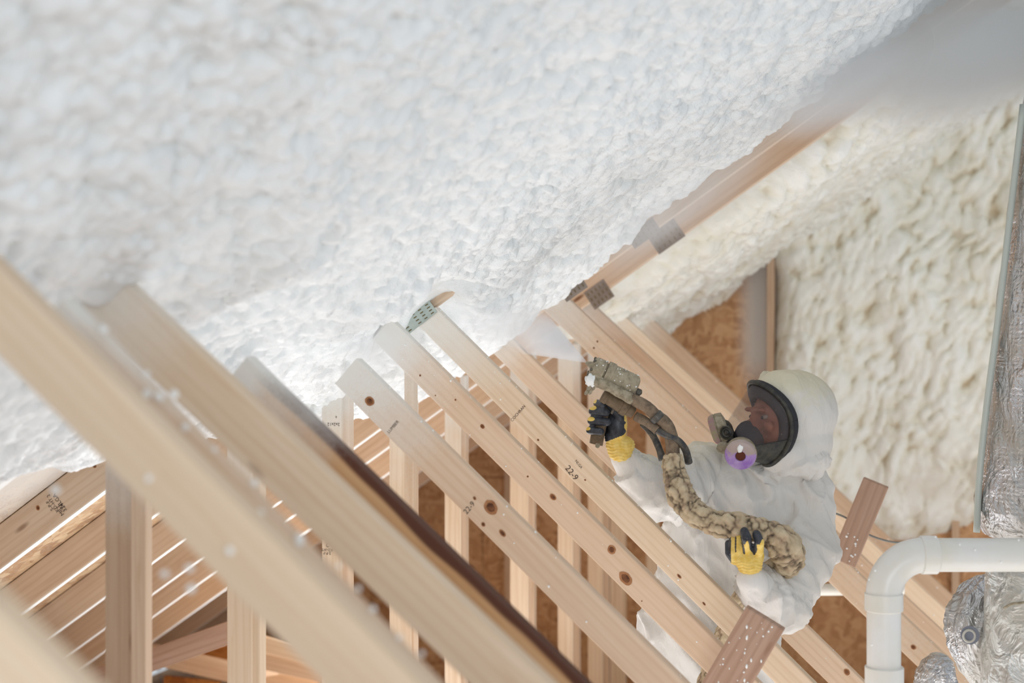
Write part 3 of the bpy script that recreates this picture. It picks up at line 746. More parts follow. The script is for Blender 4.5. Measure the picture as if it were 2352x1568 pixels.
def glove_mat():
    m = NT('glove', 0.45, 0.35); at = m.n('ShaderNodeAttribute', attribute_name='coat'); v = m.coords((1, 1, 1)); n = m.noise(v, 60, 3)
    n2 = m.noise(v, 300, 2)
    y = m.ramp(n.outputs[0], [(0.3, srgb(222, 184, 78)), (0.7, srgb(238, 212, 132))]); k = m.ramp(n.outputs[0], [(0.3, srgb(40, 43, 50)), (0.75, srgb(72, 76, 84))])
    m.base(m.mix(m.ramp(at.outputs['Fac'], [(0.45, G(0)), (0.55, G(1))]), y, k)); m.bump(n2.outputs[0], .4, .0015)
    m.l(m.ramp(at.outputs['Fac'], [(0.45, G(.75)), (0.55, G(.36))]), m.b.inputs['Roughness']); return m.m
M_GLOVE = glove_mat()

# ------------------------------------------------------------------ the worker
W = empty('person', (PD(1660, 1300, 4.42).x, PD(1660, 1300, 4.42).y, 0.0), 'person in white hooded coveralls and full-face respirator, aiming a spray gun up at the roof', 'person')
TS = [(1040, 1728, 62, 52), (1068, 1722, 112, 70), (1110, 1716, 148, 88), (1200, 1700, 160, 98), (1300, 1676, 156, 96), (1390, 1645, 150, 92),
      (1440, 1628, 149, 94), (1480, 1630, 146, 96), (1525, 1648, 126, 96), (1580, 1668, 112, 92)]
TD = 4.45
def torso(bm, k=1.0):
    rings = []
    for py, cx, hw, hd in TS:
        c = PD(cx, py, TD); s = TD / FPX; ring = []
        for j in range(28):
            a = 2 * math.pi * j / 28; ca, sa = math.cos(a), math.sin(a)
            e = lambda q: math.copysign(abs(q) ** .85, q)
            ring.append(bm.verts.new(c + RV * (e(ca) * hw * s * k) + FV * (e(sa) * hd * s * k)))
        rings.append(ring)
    for i in range(len(rings) - 1):
        for j in range(28): bm.faces.new((rings[i][j], rings[i][(j + 1) % 28], rings[i + 1][(j + 1) % 28], rings[i + 1][j]))
    bm.faces.new(rings[0][::-1]); bm.faces.new(rings[-1])
LIMBS = [  # (px, py, D, radius px) chains
    [(1822, 1112, 4.45, 62), (1852, 1180, 4.40, 62), (1852, 1265, 4.30, 60), (1818, 1340, 4.18, 58), (1786, 1376, 4.12, 58)],
    [(1786, 1376, 4.12, 58), (1751, 1358, 4.05, 48), (1724, 1330, 4.0, 32)],
    [(1618, 1095, 4.44, 62), (1560, 1125, 4.38, 58), (1508, 1128, 4.32, 56)],
    [(1508, 1128, 4.32, 56), (1472, 1092, 4.29, 50), (1434, 1050, 4.27, 31)],
]
HIPS = [((1618, 1545, 4.45), -1), ((1712, 1545, 4.45), 1)]
def limbs(bm, k=1.0, hands=False):
    for ch in LIMBS:
        for p, q in zip(ch, ch[1:]):
            capsule(bm, PD(*p[:3]), p[3] * p[2] / FPX * k, PD(*q[:3]), q[3] * q[2] / FPX * k, 16)
    for (h, sgn) in HIPS:
        hp = PD(*h); kn = Vector((hp.x + .03 * sgn, hp.y - .06, .50)); an = Vector((hp.x + .05 * sgn, hp.y + .0, .09))
        capsule(bm, hp, .105 * k, kn, .085 * k, 16); capsule(bm, kn, .085 * k, an, .06 * k, 16)
F_ = cv(-.89, -.19, -.41).normalized(); U_ = (cv(0, 1, 0) - F_ * cv(0, 1, 0).dot(F_)).normalized(); R_ = U_.cross(F_).normalized()
if R_.dot(FV) > 0: R_ = -R_                                   # R_ : the side of the face nearer to us
RC = PD(1744, 973, 4.285)                                       # centre of the mask's sealing rim
def hl(f, u, r): return RC + F_ * f + U_ * u + R_ * r
# body (skin) : one continuous mesh, mostly hidden inside the coverall
bm = bmesh.new(); torso(bm, .70); limbs(bm, .55)
ax = (R_, U_, F_)
ell_bm(bm, hl(-.080, .008, 0), (.068, .098, .088), ax); ell_bm(bm, hl(-.045, -.03, 0), (.06, .08, .07), ax)
capsule(bm, hl(-.10, -.06, 0), .05, PD(1760, 1085, 4.47), .05)
capsule(bm, hl(.008, .040, 0), .010, hl(.036, -.018, 0), .017, 10)                    # nose
ell_bm(bm, hl(.008, .045, .03), (.026, .008, .012), ax, 2); ell_bm(bm, hl(.008, .045, -.03), (.026, .008, .012), ax, 2)   # brows
ell_bm(bm, hl(.000, -.005, .042), (.024, .02, .018), ax, 2); ell_bm(bm, hl(.000, -.005, -.042), (.024, .02, .018), ax, 2)  # cheeks
ell_bm(bm, hl(.018, -.058, 0), (.024, .010, .014), ax, 2); ell_bm(bm, hl(.008, -.088, 0), (.026, .018, .022), ax, 2)      # mouth, chin
me = voxel(bm, .0065, 2)
body = finish_mesh('body', me, M_SKIN, W)
for s_ in (-1, 1):
    bm = bmesh.new(); ell_bm(bm, hl(-.003, .022, .030 * s_), (.0125, .0085, .0115), ax, 2); e = bm_obj('eye', bm, M_EYE, body)
    place(e, body, Matrix.Identity(4)); e['label'] = 'eye looking through the visor'
    bm = bmesh.new(); ell_bm(bm, hl(.0065, .022, .031 * s_), (.0055, .0055, .0045), ax, 2); i_ = bm_obj('iris', bm, M_IRIS, body); place(i_, body, Matrix.Identity(4))
# coverall with hood
bm = bmesh.new(); torso(bm); limbs(bm)
s = 4.4 / FPX
ell_bm(bm, PD(1826, 945, 4.375), (96 * s, 96 * s, 92 * s)); ell_bm(bm, PD(1803, 905, 4.345), (70 * s, 55 * s, 70 * s))
ell_bm(bm, PD(1845, 1010, 4.38), (66 * s, 75 * s, 80 * s)); ell_bm(bm, PD(1804, 1035, 4.36), (74 * s, 60 * s, 78 * s))
capsule(bm, PD(1876, 925, 4.40), .05, PD(1910, 948, 4.40), .022)
capsule(bm, PD(1850, 1030, 4.40), .05, PD(1872, 1072, 4.34), .016); capsule(bm, PD(1780, 1060, 4.40), .09, PD(1730, 1080, 4.44), .10)
for ex in ((1790, 1120), (1640, 1110)): ell_bm(bm, PD(ex[0], ex[1], 4.44), (60 * s, 45 * s, 70 * s))
me = voxel(bm, .0072, 5)
co, no = me_np(me); px, py, D = to_px(co)
d = co - np.array(RC); fd = d @ np.array(F_); rad = np.sqrt(((d @ np.array(R_)) / .105) ** 2 + ((d @ np.array(U_)) / .142) ** 2)
# open hood: everything in front of the curved sealing line is pushed behind it
limf = -.006 - .052 * np.clip(np.abs(d @ np.array(R_)) / .09, 0, 1.1) ** 2; fd = fd - limf - .004
m_ = (fd > -.004) & (rad < 1.10) & (fd < .2); co[m_] -= (fd[m_] + .004)[:, None] * np.array(F_)[None, :]
X1, Y1, Z1 = co @ RVn, co @ UVn, co @ FVn
def ridge(a, b, seed, p=2.2): return (1 - np.abs(2 * fbm(a, b, seed, 3) - 1)) ** p
wr = .028 * ridge(X1 * 6 + Y1 * 4 + Z1 * 3, Y1 * 3 - X1 * 5, 5, 3.6) + .016 * ridge(X1 * 15 + Y1 * 9, Y1 * 6 - Z1 * 14, 7, 2.6) - .008
# gathers that run along each forearm from the cuff, and across at the elbows
def near(pts, rr):
    P, Q = (np.array(PD(*p[:3])) for p in pts); ab = Q - P; t = np.clip(((co - P) @ ab) / (ab @ ab), 0, 1); q = co - (P + t[:, None] * ab)
    return np.exp(-(np.linalg.norm(q, axis=1) / rr) ** 4), t, q
for (pts, seed) in ((((1426, 1038, 4.27), (1500, 1125, 4.32)), 21), (((1722, 1322, 3.99), (1786, 1376, 4.12)), 22)):
    wgt, t, q = near(pts, .11); ang = np.arctan2(q @ UVn, q @ FVn + q @ RVn * .6)
    wr += wgt * (.006 * np.sin(ang * 9 + 2.0 * np.sin(t * 5 + seed)) * (1 - t * .6) + .006 * (ridge(t * 5 + seed, ang * 1.2, seed) - .5))
el = np.exp(-(np.linalg.norm(co - np.array(PD(1805, 1340, 4.16)), axis=1) / .10) ** 2) + np.exp(-(np.linalg.norm(co - np.array(PD(1520, 1135, 4.3)), axis=1) / .10) ** 2)
wr += el * .020 * (ridge(Y1 * 22 + X1 * 12, X1 * 6, 33) - .4)
zf = np.exp(-((px - 1757) / 3.5) ** 2) * ((py > 1085) & (py < 1420)) * (no @ FVn < 0); wr += .004 * zf
hood = np.clip(1 - np.linalg.norm(co - np.array(PD(1830, 960, 4.42)), axis=1) / .2, 0, 1); wr *= (1 - .55 * np.clip(hood * 3, 0, 1))
wr = np.where(rad < 1.1, wr * .2, wr)
for cw in ((1722, 1325, 3.99), (1428, 1040, 4.27)): wr = np.where(np.linalg.norm(co - np.array(PD(*cw)), axis=1) < .075, np.clip(wr, -.006, .003), wr)
co = co + no * wr[:, None]
me.vertices.foreach_set('co', co.astype(np.float32).ravel()); me.update()
soil = np.clip((no @ UVn) * .75, 0, 1) * np.clip((1180 - py) / 200, 0, 1) * .75 + .30 * np.exp(-((px - 1800) ** 2 + (py - 880) ** 2) / 90 ** 2)
set_attr(me, 'soil', soil)
suit = finish_mesh('coverall', me, M_SUIT, W); suit['label'] = 'white hooded coverall with overspray on the hood'
# boots
for (h, sgn) in HIPS:
    hp = PD(*h); an = Vector((hp.x + .05 * sgn, hp.y, .0)); bm = bmesh.new()
    ell_bm(bm, an + Vector((-.0, -.06, .045)), (.05, .045, .14), (RV, UV, FV)); capsule(bm, an + Vector((0, .03, .06)), .05, an + Vector((0, .03, .16)), .055)
    me = voxel(bm, .01, 2); co, _ = me_np(me); co[:, 2] = np.maximum(co[:, 2], 0.0); me.vertices.foreach_set('co', co.astype(np.float32).ravel())
    finish_mesh('boot', me, M_RUB, W)

# ---- gloves
def glove(label, shapes, coat_fn, vox=.0026, cuff=None):
    bm = bmesh.new()
    for sh in shapes:
        if sh[0] == 'c': _, a, ra, b, rb = sh; capsule(bm, PD(*a), ra * a[2] / FPX, PD(*b), rb * b[2] / FPX, 12, 4)
        else: _, c, r = sh; ell_bm(bm, PD(*c), tuple(q * c[2] / FPX for q in r), None, 3)
    me = voxel(bm, vox, 2); co, no = me_np(me); px, py, D = to_px(co)
    wr = .0012 * np.sin(py * .9 + np.sin(px * .2) * 1.5); cz = cuff(px, py) if cuff else 0
    co = co + no * (wr * cz)[:, None]; me.vertices.foreach_set('co', co.astype(np.float32).ravel())
    set_attr(me, 'coat', coat_fn(px, py, D, no @ FVn)); o = finish_mesh('glove', me, M_GLOVE, W); o['label'] = label; return o
g = 4.20
shp = [('e', (1418, 975, g + .01), (23, 44, 22)), ('c', (1410, 1005, g + .02), 22, (1424, 1030, g + .04), 31), ('e', (1425, 1022, g + .035), (34, 24, 30)),
       ('c', (1424, 962, g), 15, (1410, 938, g - .01), 11), ('c', (1410, 938, g - .01), 11, (1388, 917, g - .015), 8.5)]
for (yy, xl, xr, r) in ((926, 1371, 1384, 9.5), (944, 1361, 1392, 10.5), (966, 1358, 1395, 10.5), (988, 1354, 1380, 9.5)):
    shp += [('c', (1405, yy + 6, g + .045), 11, (xl + 4, yy + 1, g + .03), r), ('c', (xl + 4, yy + 1, g + .03), r, (xl + 1, yy, g + .0), r), ('c', (xl + 1, yy, g), r, (xr, yy + 3, g - .030), r * .9)]
def coat_r(px, py, D, nf):
    yk = np.zeros_like(px)
    for (x_, y_, rx, ry) in ((1361, 936, 10, 6), (1357, 962, 10, 5.5), (1350, 984, 7, 4.5), (1366, 918, 5, 9)): yk = np.maximum(yk, np.exp(-(((px - x_) / rx) ** 2 + ((py - y_) / ry) ** 2) ** 2))
    side = (px > 1404 + np.clip(py - 930, 0, 40) * .78 + 3 * np.sin(py * .3)) & (px + (py - 930) * .0 > 1434 - np.clip(py - 985, 0, 60) * 1.35)
    low = (py > 1012 - (px - 1390) * .38 + 3) | side
    return np.where(low, 0.0, 1.0) * (1 - yk)
glove('black-coated yellow work glove gripping the spray gun', shp, coat_r, cuff=lambda px, py: np.clip((py - 1005) / 8, 0, 1))
g = 3.97
shp = [('e', (1718, 1276, g + .01), (38, 30, 15)), ('c', (1714, 1284, g + .01), 27, (1721, 1292, g + .015), 31), ('c', (1730, 1284, g + .01), 24, (1725, 1292, g + .015), 29),
       ('c', (1716, 1262, g - .01), 12, (1715, 1236, g - .045), 11.5), ('c', (1715, 1236, g - .045), 11.5, (1710, 1220, g - .035), 10.5),
       ('c', (1742, 1268, g - .008), 12, (1744, 1243, g - .042), 11.5), ('c', (1744, 1243, g - .042), 11.5, (1738, 1227, g - .034), 10.5),
       ('c', (1699, 1264, g + .00), 11, (1697, 1240, g + .01), 10.5), ('c', (1697, 1240, g + .01), 10.5, (1698, 1225, g + .04), 9),
       ('c', (1684, 1268, g + .01), 10, (1683, 1246, g + .02), 9.5), ('c', (1683, 1246, g + .02), 9.5, (1685, 1230, g + .045), 8.5),
       ('c', (1690, 1285, g + .02), 14, (1675, 1270, g + .02), 10), ('c', (1675, 1270, g + .02), 10, (1673, 1248, g + .035), 8.5)]
def coat_l(px, py, D, nf):
    top = py < 1243 - 0 * px
    tipA = (py < 1250) & (px > 1703); yA = (np.abs(px - 1716) < (py - 1240) * .5 + 0); yB = (px > 1745) & (np.abs(px - 1752) < (py - 1236) * .5)
    grooves = (np.abs(px - 1729 - (py - 1250) * .18) < 8.5 - np.clip(py - 1262, 0, 30) * .6) & (py < 1274)
    gl = ((np.abs(px - 1689.5) < 1.6) & (py < 1268)) | ((np.abs(px - 1706 - (py - 1250) * .15) < 2.4) & (py < 1272)); th = px < 1679
    c = np.where((tipA & ~yA & ~yB) | grooves | gl | th, 1.0, 0.0); return np.where(py > 1292, 0.0, c)
glove('yellow-backed work glove with black fingertips holding the hose', shp, coat_l, cuff=lambda px, py: np.clip((py - 1285) / 6, 0, 1))

# ---- respirator
mask = lathe('respirator', [(-.006, .02), (0, .026), (.01, .027), (.014, .022), (.015, .0)], hl(.112, -.026, -.004), F_, M_RUB, W)
mask['label'] = 'black full-face respirator with purple filter cartridges'
def rim_pt(a, t, out=1.0):
    """mask shell: angle a, t from sealing rim (0) to the front (1)"""
    wdt = .086 * (1 - .50 * t ** 1.1) * out; hgt = .124 * (1 - .60 * t ** 1.0) * out
    return hl(-.002 + .112 * t - .052 * math.cos(a) ** 2 * (1 - t) ** 1.3, -.026 * t + hgt * math.sin(a) * 1.0, wdt * math.cos(a))
def shell(name, a0, a1, mat, n=40, rows=14, lift=0.0, t0=0.0, t1=1.0, parent=mask):
    v, f = [], []
    for i in range(rows + 1):
        t = t0 + (t1 - t0) * i / rows
        for k in range(n + 1):
            a = a0 + (a1 - a0) * k / n; v.append(rim_pt(a, t, 1 + lift))
    for i in range(rows):
        for k in range(n): f.append((i * (n + 1) + k, i * (n + 1) + k + 1, (i + 1) * (n + 1) + k + 1, (i + 1) * (n + 1) + k))
    o = mesh_obj(name, v, f, mat, parent, smooth=True)
    sm = o.modifiers.new('thickness', 'SOLIDIFY'); sm.thickness = .0025; return o
shell('visor', math.radians(-28), math.radians(208), M_VISOR).data
shell('lower_shell', math.radians(205), math.radians(335), M_RUB, lift=.02)
bm = bmesh.new(); tube_bm(bm, [rim_pt(2 * math.pi * k / 48, 0, 1.03) for k in range(48)] + [rim_pt(0, 0, 1.03)], [.0075] * 49, 10, cap=False); bmesh.ops.remove_doubles(bm, verts=bm.verts, dist=1e-5)
o = bm_obj('sealing_rim', bm, M_RUB, mask); place(o, mask, Matrix.Identity(4))
bm = bmesh.new(); tube_bm(bm, [rim_pt(2 * math.pi * k / 48, 0, .97) + F_ * -.014 for k in range(49)], [.012] * 49, 8, cap=False); o = bm_obj('face_seal', bm, M_NOSE, mask); place(o, mask, Matrix.Identity(4))
# face seal collar: dark rubber funnel from the rim in to the face
v, f = [], []
for i, (sc, ff) in enumerate(((1.0, -.004), (.86, .010), (.68, .006), (.60, -.03))):
    for k in range(40):
        a = 2 * math.pi * k / 40; v.append(hl(ff - .052 * math.cos(a) ** 2 * sc, .124 * sc * math.sin(a), .086 * sc * math.cos(a)))
for i in range(3):
    for k in range(40): f.append((i * 40 + k, i * 40 + (k + 1) % 40, (i + 1) * 40 + (k + 1) % 40, (i + 1) * 40 + k))
o = mesh_obj('seal_collar', v, f, M_NOSE, mask, True); o.modifiers.new('thickness', 'SOLIDIFY').thickness = .002
bm = bmesh.new(); ell_bm(bm, hl(.048, -.036, .0), (.044, .056, .050), ax, 3)
for v_ in bm.verts:
    q = v_.co - hl(.048, -.036, 0); uu = q.dot(U_)
    if uu > 0: v_.co -= R_ * (q.dot(R_) * min(uu / .07, .55))
o = bm_obj('nose_cup', bm, M_NOSE, mask); place(o, mask, Matrix.Identity(4))
def cartridge(c, axis, r, m_face, m_side, lab):
    a = Vector(axis).normalized()
    o = lathe('filter_cartridge', [(-.036, r * .55), (-.030, r * .93), (-.010, r * .98), (-.008, r * .93), (-.005, r * 1.0)], c, a, m_side, mask, 36)
    o['label'] = lab
    lathe('filter_cover', [(-.006, r * .96), (.002, r * .96), (.010, r * .88), (.014, r * .70), (.015, r * .33), (.009, r * .30), (.009, 0)], c, a, m_face, o, 36)
    lathe('filter_core', [(.0092, r * .29), (.0115, r * .29), (.0118, 0)], c, a, M_HOLE, o, 20)
    return o
c1 = cartridge(PD(1701, 1044, 4.13), cv(-.18, -.28, -.94), .0475, M_PURP, M_TAN, 'near filter cartridge with a bright purple face')
c2 = cartridge(PD(1643, 986, 4.25), cv(-.93, -.30, .16), .047, M_PINK, M_TAN, 'far filter cartridge dulled by tan overspray')
bm = bmesh.new(); blob_bm(bm, PD(1700, 1030, 4.108), .010, 3, (.8, .4, 1.2), 2); o = bm_obj('foam_fleck', bm, M_FSPECK, c1); place(o, c1, Matrix.Identity(4)); o['kind'] = 'stuff'
for nm, a_, b_, ra, rb in (('cartridge_port', hl(.095, -.045, .03), PD(1712, 1030, 4.17), .024, .03), ('cartridge_port', hl(.095, -.035, -.03), PD(1660, 985, 4.26), .024, .03)):
    bm = bmesh.new(); capsule(bm, a_, ra, b_, rb, 16, 4); o = bm_obj(nm, bm, M_RUB, mask); place(o, mask, Matrix.Identity(4))
ev = lathe('exhale_valve', [(-.01, .012), (0, .019), (.012, .019), (.014, .014), (.015, 0)], PD(1662, 1025, 4.19), cv(-.3, -.7, -.6), M_TAN, mask, 24)
vg = lathe('valve_grille', [(0, .021), (.006, .021), (.007, .018), (.004, .016), (.007, .012), (.004, .008), (.008, .004), (.008, 0)], PD(1670, 993, 4.185), cv(-.55, -.15, -.8), M_RUB, mask, 24)
for (px_, py_) in ((1745, 880), (1790, 930), (1797, 985), (1772, 1040)):
    c = PD(px_, py_, 4.27)

# ------------------------------------------------------------------ spray gun
def gun_mat():
    m = NT('gun_crust', .75, .2); v = m.coords((1, 1, 1), rnd=False); n = m.noise(v, 55, 5, .65); n2 = m.noise(v, 230, 3)
    m.base(m.ramp(n.outputs[0], [(.28, srgb(92, 84, 72)), (.42, srgb(152, 142, 122)), (.75, srgb(182, 172, 150))]))
    b = m.bump(n.outputs[0], .7, .004); m.bump(n2.outputs[0], .35, .0015, b); return m.m
M_GUN = gun_mat()
M_GUND = simple('gun_dark', srgb(64, 62, 60), .5, .4, .2, var=srgb(104, 96, 82), vs=60, nstr=.4)
M_GRIP = simple('gun_grip', srgb(122, 104, 84), .7, .25, var=srgb(98, 84, 66), vs=70, nstr=.4)
M_HOSE = simple('hose_dusty', srgb(140, 122, 102), .7, .25, var=srgb(102, 88, 74), vs=50, nstr=.5, bdist=.003)
M_BLK = simple('hose_black', srgb(52, 54, 58), .4, .4, var=srgb(96, 90, 80), vs=60)
GD = 4.15; sg = GD / FPX
GX = (PD(1463, 890, GD) - PD(1362, 843, GD)).normalized(); GZ = FV.cross(GX) * -1; GZ = (UV - GX * UV.dot(GX)).normalized()
gun = lathe('spray_gun', [(x * sg, r * sg) for x, r in ((-4, 16), (-2, 22), (3, 26), (26, 27), (28, 23), (29.5, 23))], PD(1362, 843, GD), GX, M_GUN, None, 32)
tag(gun, 'crusted spray foam gun held up in the gloved right hand', 'spray gun')
lathe('air_cylinder', [(x * sg, r * sg) for x, r in ((30, 22), (31, 29), (47, 29.5), (49, 27), (100, 27), (108, 24), (112, 17), (113, 0))], PD(1362, 843, GD), GX, M_GUN, gun, 32)['label'] = 'rounded rear air cylinder'
lathe('end_bolt', [(0, 8 * sg), (10 * sg, 8 * sg), (12 * sg, 5 * sg), (14 * sg, 0)], PD(1462, 898, GD - .005), GX, M_GUND, gun, 6, False)
lathe('nozzle', [(-16 * sg, .0035), (-12 * sg, .006), (-4 * sg, .010), (0, .012)], PD(1360, 839, GD), GX, M_GUN, gun, 16)
for k in range(6):
    a = k * math.pi / 3 + .3; c = PD(1362, 843, GD) + GZ * math.sin(a) * 21 * sg + FV * math.cos(a) * 21 * sg
    lathe('head_bolt', [(-6 * sg, .003), (-5 * sg, .0045), (2 * sg, .0045)], c, GX, M_GUND, gun, 6, False)
bm = bmesh.new(); bx_ = box_bm(0, 34 * sg, -.02, .02, -.012, .012, .004); bx_.to_mesh(me2 := bpy.data.meshes.new('t')); bx_.free(); bm.from_mesh(me2)
o = bm_obj('fluid_manifold', bm, M_GUN, gun, False, frame(PD(1362, 866, GD - .01), GX, FV, GZ))
bm = bmesh.new(); blob_bm(bm, PD(1358, 873, GD - .022), .0175, 4, (1, .7, 1.05), 3); o = bm_obj('foam_blob', bm, M_FSPECK, gun); place(o, gun, Matrix.Identity(4)); o['label'] = 'smooth white foam blob stuck to the gun head'
for (a_, b_) in (((1356, 886), (1344, 906)), ((1364, 886), (1353, 905))):
    A_, B_ = PD(*a_, GD - .015), PD(*b_, GD - .02)
    L_ = (B_ - A_).length; lathe('check_valve', [(0, .006), (L_ * .3, .0075), (L_ * .5, .0045), (L_ * .8, .0055), (L_, .0035)], A_, B_ - A_, M_TAN, gun, 10)
def hose_part(name, pts, mat, parent, n=40, lump=0.0, seed=0, seg=16, label=None):
    P = spline(pts, n); rg = random.Random(seed); ph = [rg.uniform(0, 6) for _ in range(8)]
    f = (lambda i, a: 1 + lump * (math.sin(i * .9 + ph[0]) * .5 + math.sin(a * 3 + i * .5 + ph[1]) * .5 + rg.uniform(-.6, .6))) if lump else None
    bm = bmesh.new(); tube_bm(bm, [PD(*p[:3]) for p in P], [p[3] * p[2] / FPX for p in P], seg, True, f); bmesh.ops.recalc_face_normals(bm, faces=bm.faces)
    o = bm_obj(name, bm, mat, parent); place(o, parent, Matrix.Identity(4))
    if label: o['label'] = label
    return o
M_CRUST = gun_mat(); 
hose_part('supply_tube', [(1368, 876, GD - .02, 12), (1395, 886, GD - .03, 12), (1425, 902, GD - .03, 12), (1453, 918, GD - .025, 13)], M_TAN, gun, 24, .10, 3)
lathe('coupling_block', [(x * sg, r * sg) for x, r in ((0, 14), (2, 17), (14, 17), (16, 15), (50, 17), (52, 19), (66, 19), (68, 14), (82, 13), (84, 11))], PD(1384, 906, GD), cv(.86, -.51, 0), M_GRIP, gun, 24)
# grip
v, f = [], []
rows = [((1396, 908), 13, .017), ((1388, 935), 14, .018), ((1380, 970), 15, .019), ((1372, 1003), 16, .02), ((1369, 1020), 16, .02)]
bm = bmesh.new(); rr = []
for (c, hw, hd) in rows:
    p = PD(c[0], c[1], GD + .066); ring = []
    for k in range(16):
        a = 2 * math.pi * k / 16; ring.append(bm.verts.new(p + (RV * .97 - UV * .22) * (math.copysign(abs(math.cos(a)) ** .6, math.cos(a)) * hw * sg) + FV * (math.copysign(abs(math.sin(a)) ** .6, math.sin(a)) * hd)))
    rr.append(ring)
for i in range(4):
    for k in range(16): bm.faces.new((rr[i][k], rr[i][(k + 1) % 16], rr[i + 1][(k + 1) % 16], rr[i + 1][k]))
bm.faces.new(rr[0][::-1]); bm.faces.new(rr[-1]); bmesh.ops.recalc_face_normals(bm, faces=bm.faces)
o = bm_obj('grip', bm, M_GRIP, gun); place(o, gun, Matrix.Identity(4))
lathe('grip_plug', [(0, .006), (.008, .007), (.012, .005), (.014, 0)], PD(1373, 1018, GD + .01), cv(-.1, -.95, -.1), M_TAN, gun, 12)
bm = bmesh.new(); tube_bm(bm, [PD(1402, 925, GD + .01), PD(1412, 935, GD), PD(1404, 950, GD)], [.004] * 3, 8); bmesh.ops.recalc_face_normals(bm, faces=bm.faces); o = bm_obj('trigger', bm, M_GUND, gun); place(o, gun, Matrix.Identity(4))
bm = bmesh.new(); rg = random.Random(3)
for i in range(60):
    t = rg.uniform(2, 108); a = rg.uniform(math.pi * .9, math.pi * 2.1); r_ = 27.5 * sg
    blob_bm(bm, PD(1362, 843, GD) + GX * t * sg + GZ * (math.cos(a) * r_) - FV * (abs(math.sin(a)) * r_), rg.uniform(.0008, .0026), i)
o = bm_obj('foam_fleck', bm, M_FSPECK, gun); place(o, gun, Matrix.Identity(4)); o['kind'] = 'stuff'

# ------------------------------------------------------------------ hoses
hose = empty('spray_hose', (PD(1560, 1110, 4.12).x, PD(1560, 1110, 4.12).y, 0.0), 'thick foam-crusted hose bundle looping from the gun across the worker\'s chest', 'hose')
M_HC = None
def crust_mat():
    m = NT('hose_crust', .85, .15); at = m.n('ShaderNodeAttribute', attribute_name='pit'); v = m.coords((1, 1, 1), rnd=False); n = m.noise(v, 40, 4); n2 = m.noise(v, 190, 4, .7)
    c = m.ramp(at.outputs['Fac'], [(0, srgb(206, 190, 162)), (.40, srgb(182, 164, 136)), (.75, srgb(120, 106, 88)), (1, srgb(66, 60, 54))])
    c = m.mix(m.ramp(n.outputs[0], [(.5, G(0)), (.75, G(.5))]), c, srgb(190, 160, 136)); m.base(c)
    m.bump(n2.outputs[0], .6, .003); return m.m
M_HC = crust_mat()
path = [(1546, 1048, 4.14, 25), (1549, 1085, 4.12, 30), (1562, 1130, 4.10, 33), (1592, 1172, 4.08, 33), (1645, 1200, 4.05, 32), (1700, 1210, 4.02, 33), (1755, 1222, 4.01, 33),
        (1800, 1248, 4.01, 40), (1812, 1280, 4.04, 40), (1788, 1304, 4.10, 33), (1752, 1322, 4.17, 25), (1712, 1352, 4.22, 22), (1686, 1400, 4.24, 21), (1662, 1455, 4.25, 20), (1632, 1530, 4.25, 20), (1600, 1640, 4.22, 20), (1570, 1900, 4.2, 19), (1560, 2220, 4.15, 19)]
NL, NA = 620, 72
P = np.array(spline(path, NL)); pts = np.array([PD(*p[:3]) for p in P]); rad_ = P[:, 3] * P[:, 2] / FPX
tan = np.gradient(pts, axis=0); tan /= np.linalg.norm(tan, axis=1)[:, None]
nv = np.zeros_like(pts); cur = np.array((0., 1., 0.))
for i in range(len(pts)):
    cur = cur - tan[i] * (cur @ tan[i]); cur /= np.linalg.norm(cur); nv[i] = cur
bn = np.cross(tan, nv); arc = np.concatenate([[0], np.cumsum(np.linalg.norm(np.diff(pts, axis=0), axis=1))])
A, Lg = np.meshgrid(np.arange(NA) / NA * 2 * np.pi, arc); 
cx_ = np.cos(A) * .6; sy_ = np.sin(A) * .6
u1 = Lg * 26 + .7 * vnoise(Lg * 20, A * 1.2, 3); 
fold = (1 - np.abs(2 * fbm(Lg * 30 + np.sin(A) * .8, A * 1.3 / 1 + 0 * Lg, 4, 3) - 1))
seamfix = .5 - .5 * np.cos(A); 
def per(fn): return fn(A) * (1 - np.clip(A / (2 * np.pi) * 8 - 7, 0, 1)) + fn(A - 2 * np.pi) * np.clip(A / (2 * np.pi) * 8 - 7, 0, 1)
b1 = per(lambda a: domes(Lg * 48, a * 1.9 + 50, 7, .5, 1.0)); b2 = per(lambda a: domes(Lg * 120, a * 4.8 + 80, 8, .5, .95)); f1 = per(lambda a: (1 - np.abs(2 * fbm(Lg * 34, a * 1.1 + 20, 4, 3) - 1)) ** 2)
big_ = per(lambda a: fbm(Lg * 13, a * .8 + 30, 9, 2))
rr_ = rad_[:, None] * (.90 + .15 * b1 + .08 * b2 - .22 * f1 + .40 * (big_ - .5))
V = pts[:, None, :] + nv[:, None, :] * (np.cos(A) * rr_)[..., None] + bn[:, None, :] * (np.sin(A) * rr_)[..., None]
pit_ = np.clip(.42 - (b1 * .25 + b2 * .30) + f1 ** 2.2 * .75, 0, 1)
n1_, n2_ = V.shape[:2]; i_ = np.arange(n1_ - 1)[:, None] * n2_; j_ = np.arange(n2_)[None, :]; jn = (j_ + 1) % n2_
Fq = np.stack([i_ + j_, i_ + jn, i_ + n2_ + jn, i_ + n2_ + j_], -1).reshape(-1, 4)
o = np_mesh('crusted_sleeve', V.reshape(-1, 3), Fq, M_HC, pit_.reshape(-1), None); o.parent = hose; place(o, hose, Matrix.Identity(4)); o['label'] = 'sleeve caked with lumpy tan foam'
capb = bmesh.new(); ell_bm(capb, PD(1546, 1050, 4.14), (.030, .014, .030), None, 3); o = bm_obj('sleeve_end', capb, M_HC, hose); place(o, hose, Matrix.Identity(4))
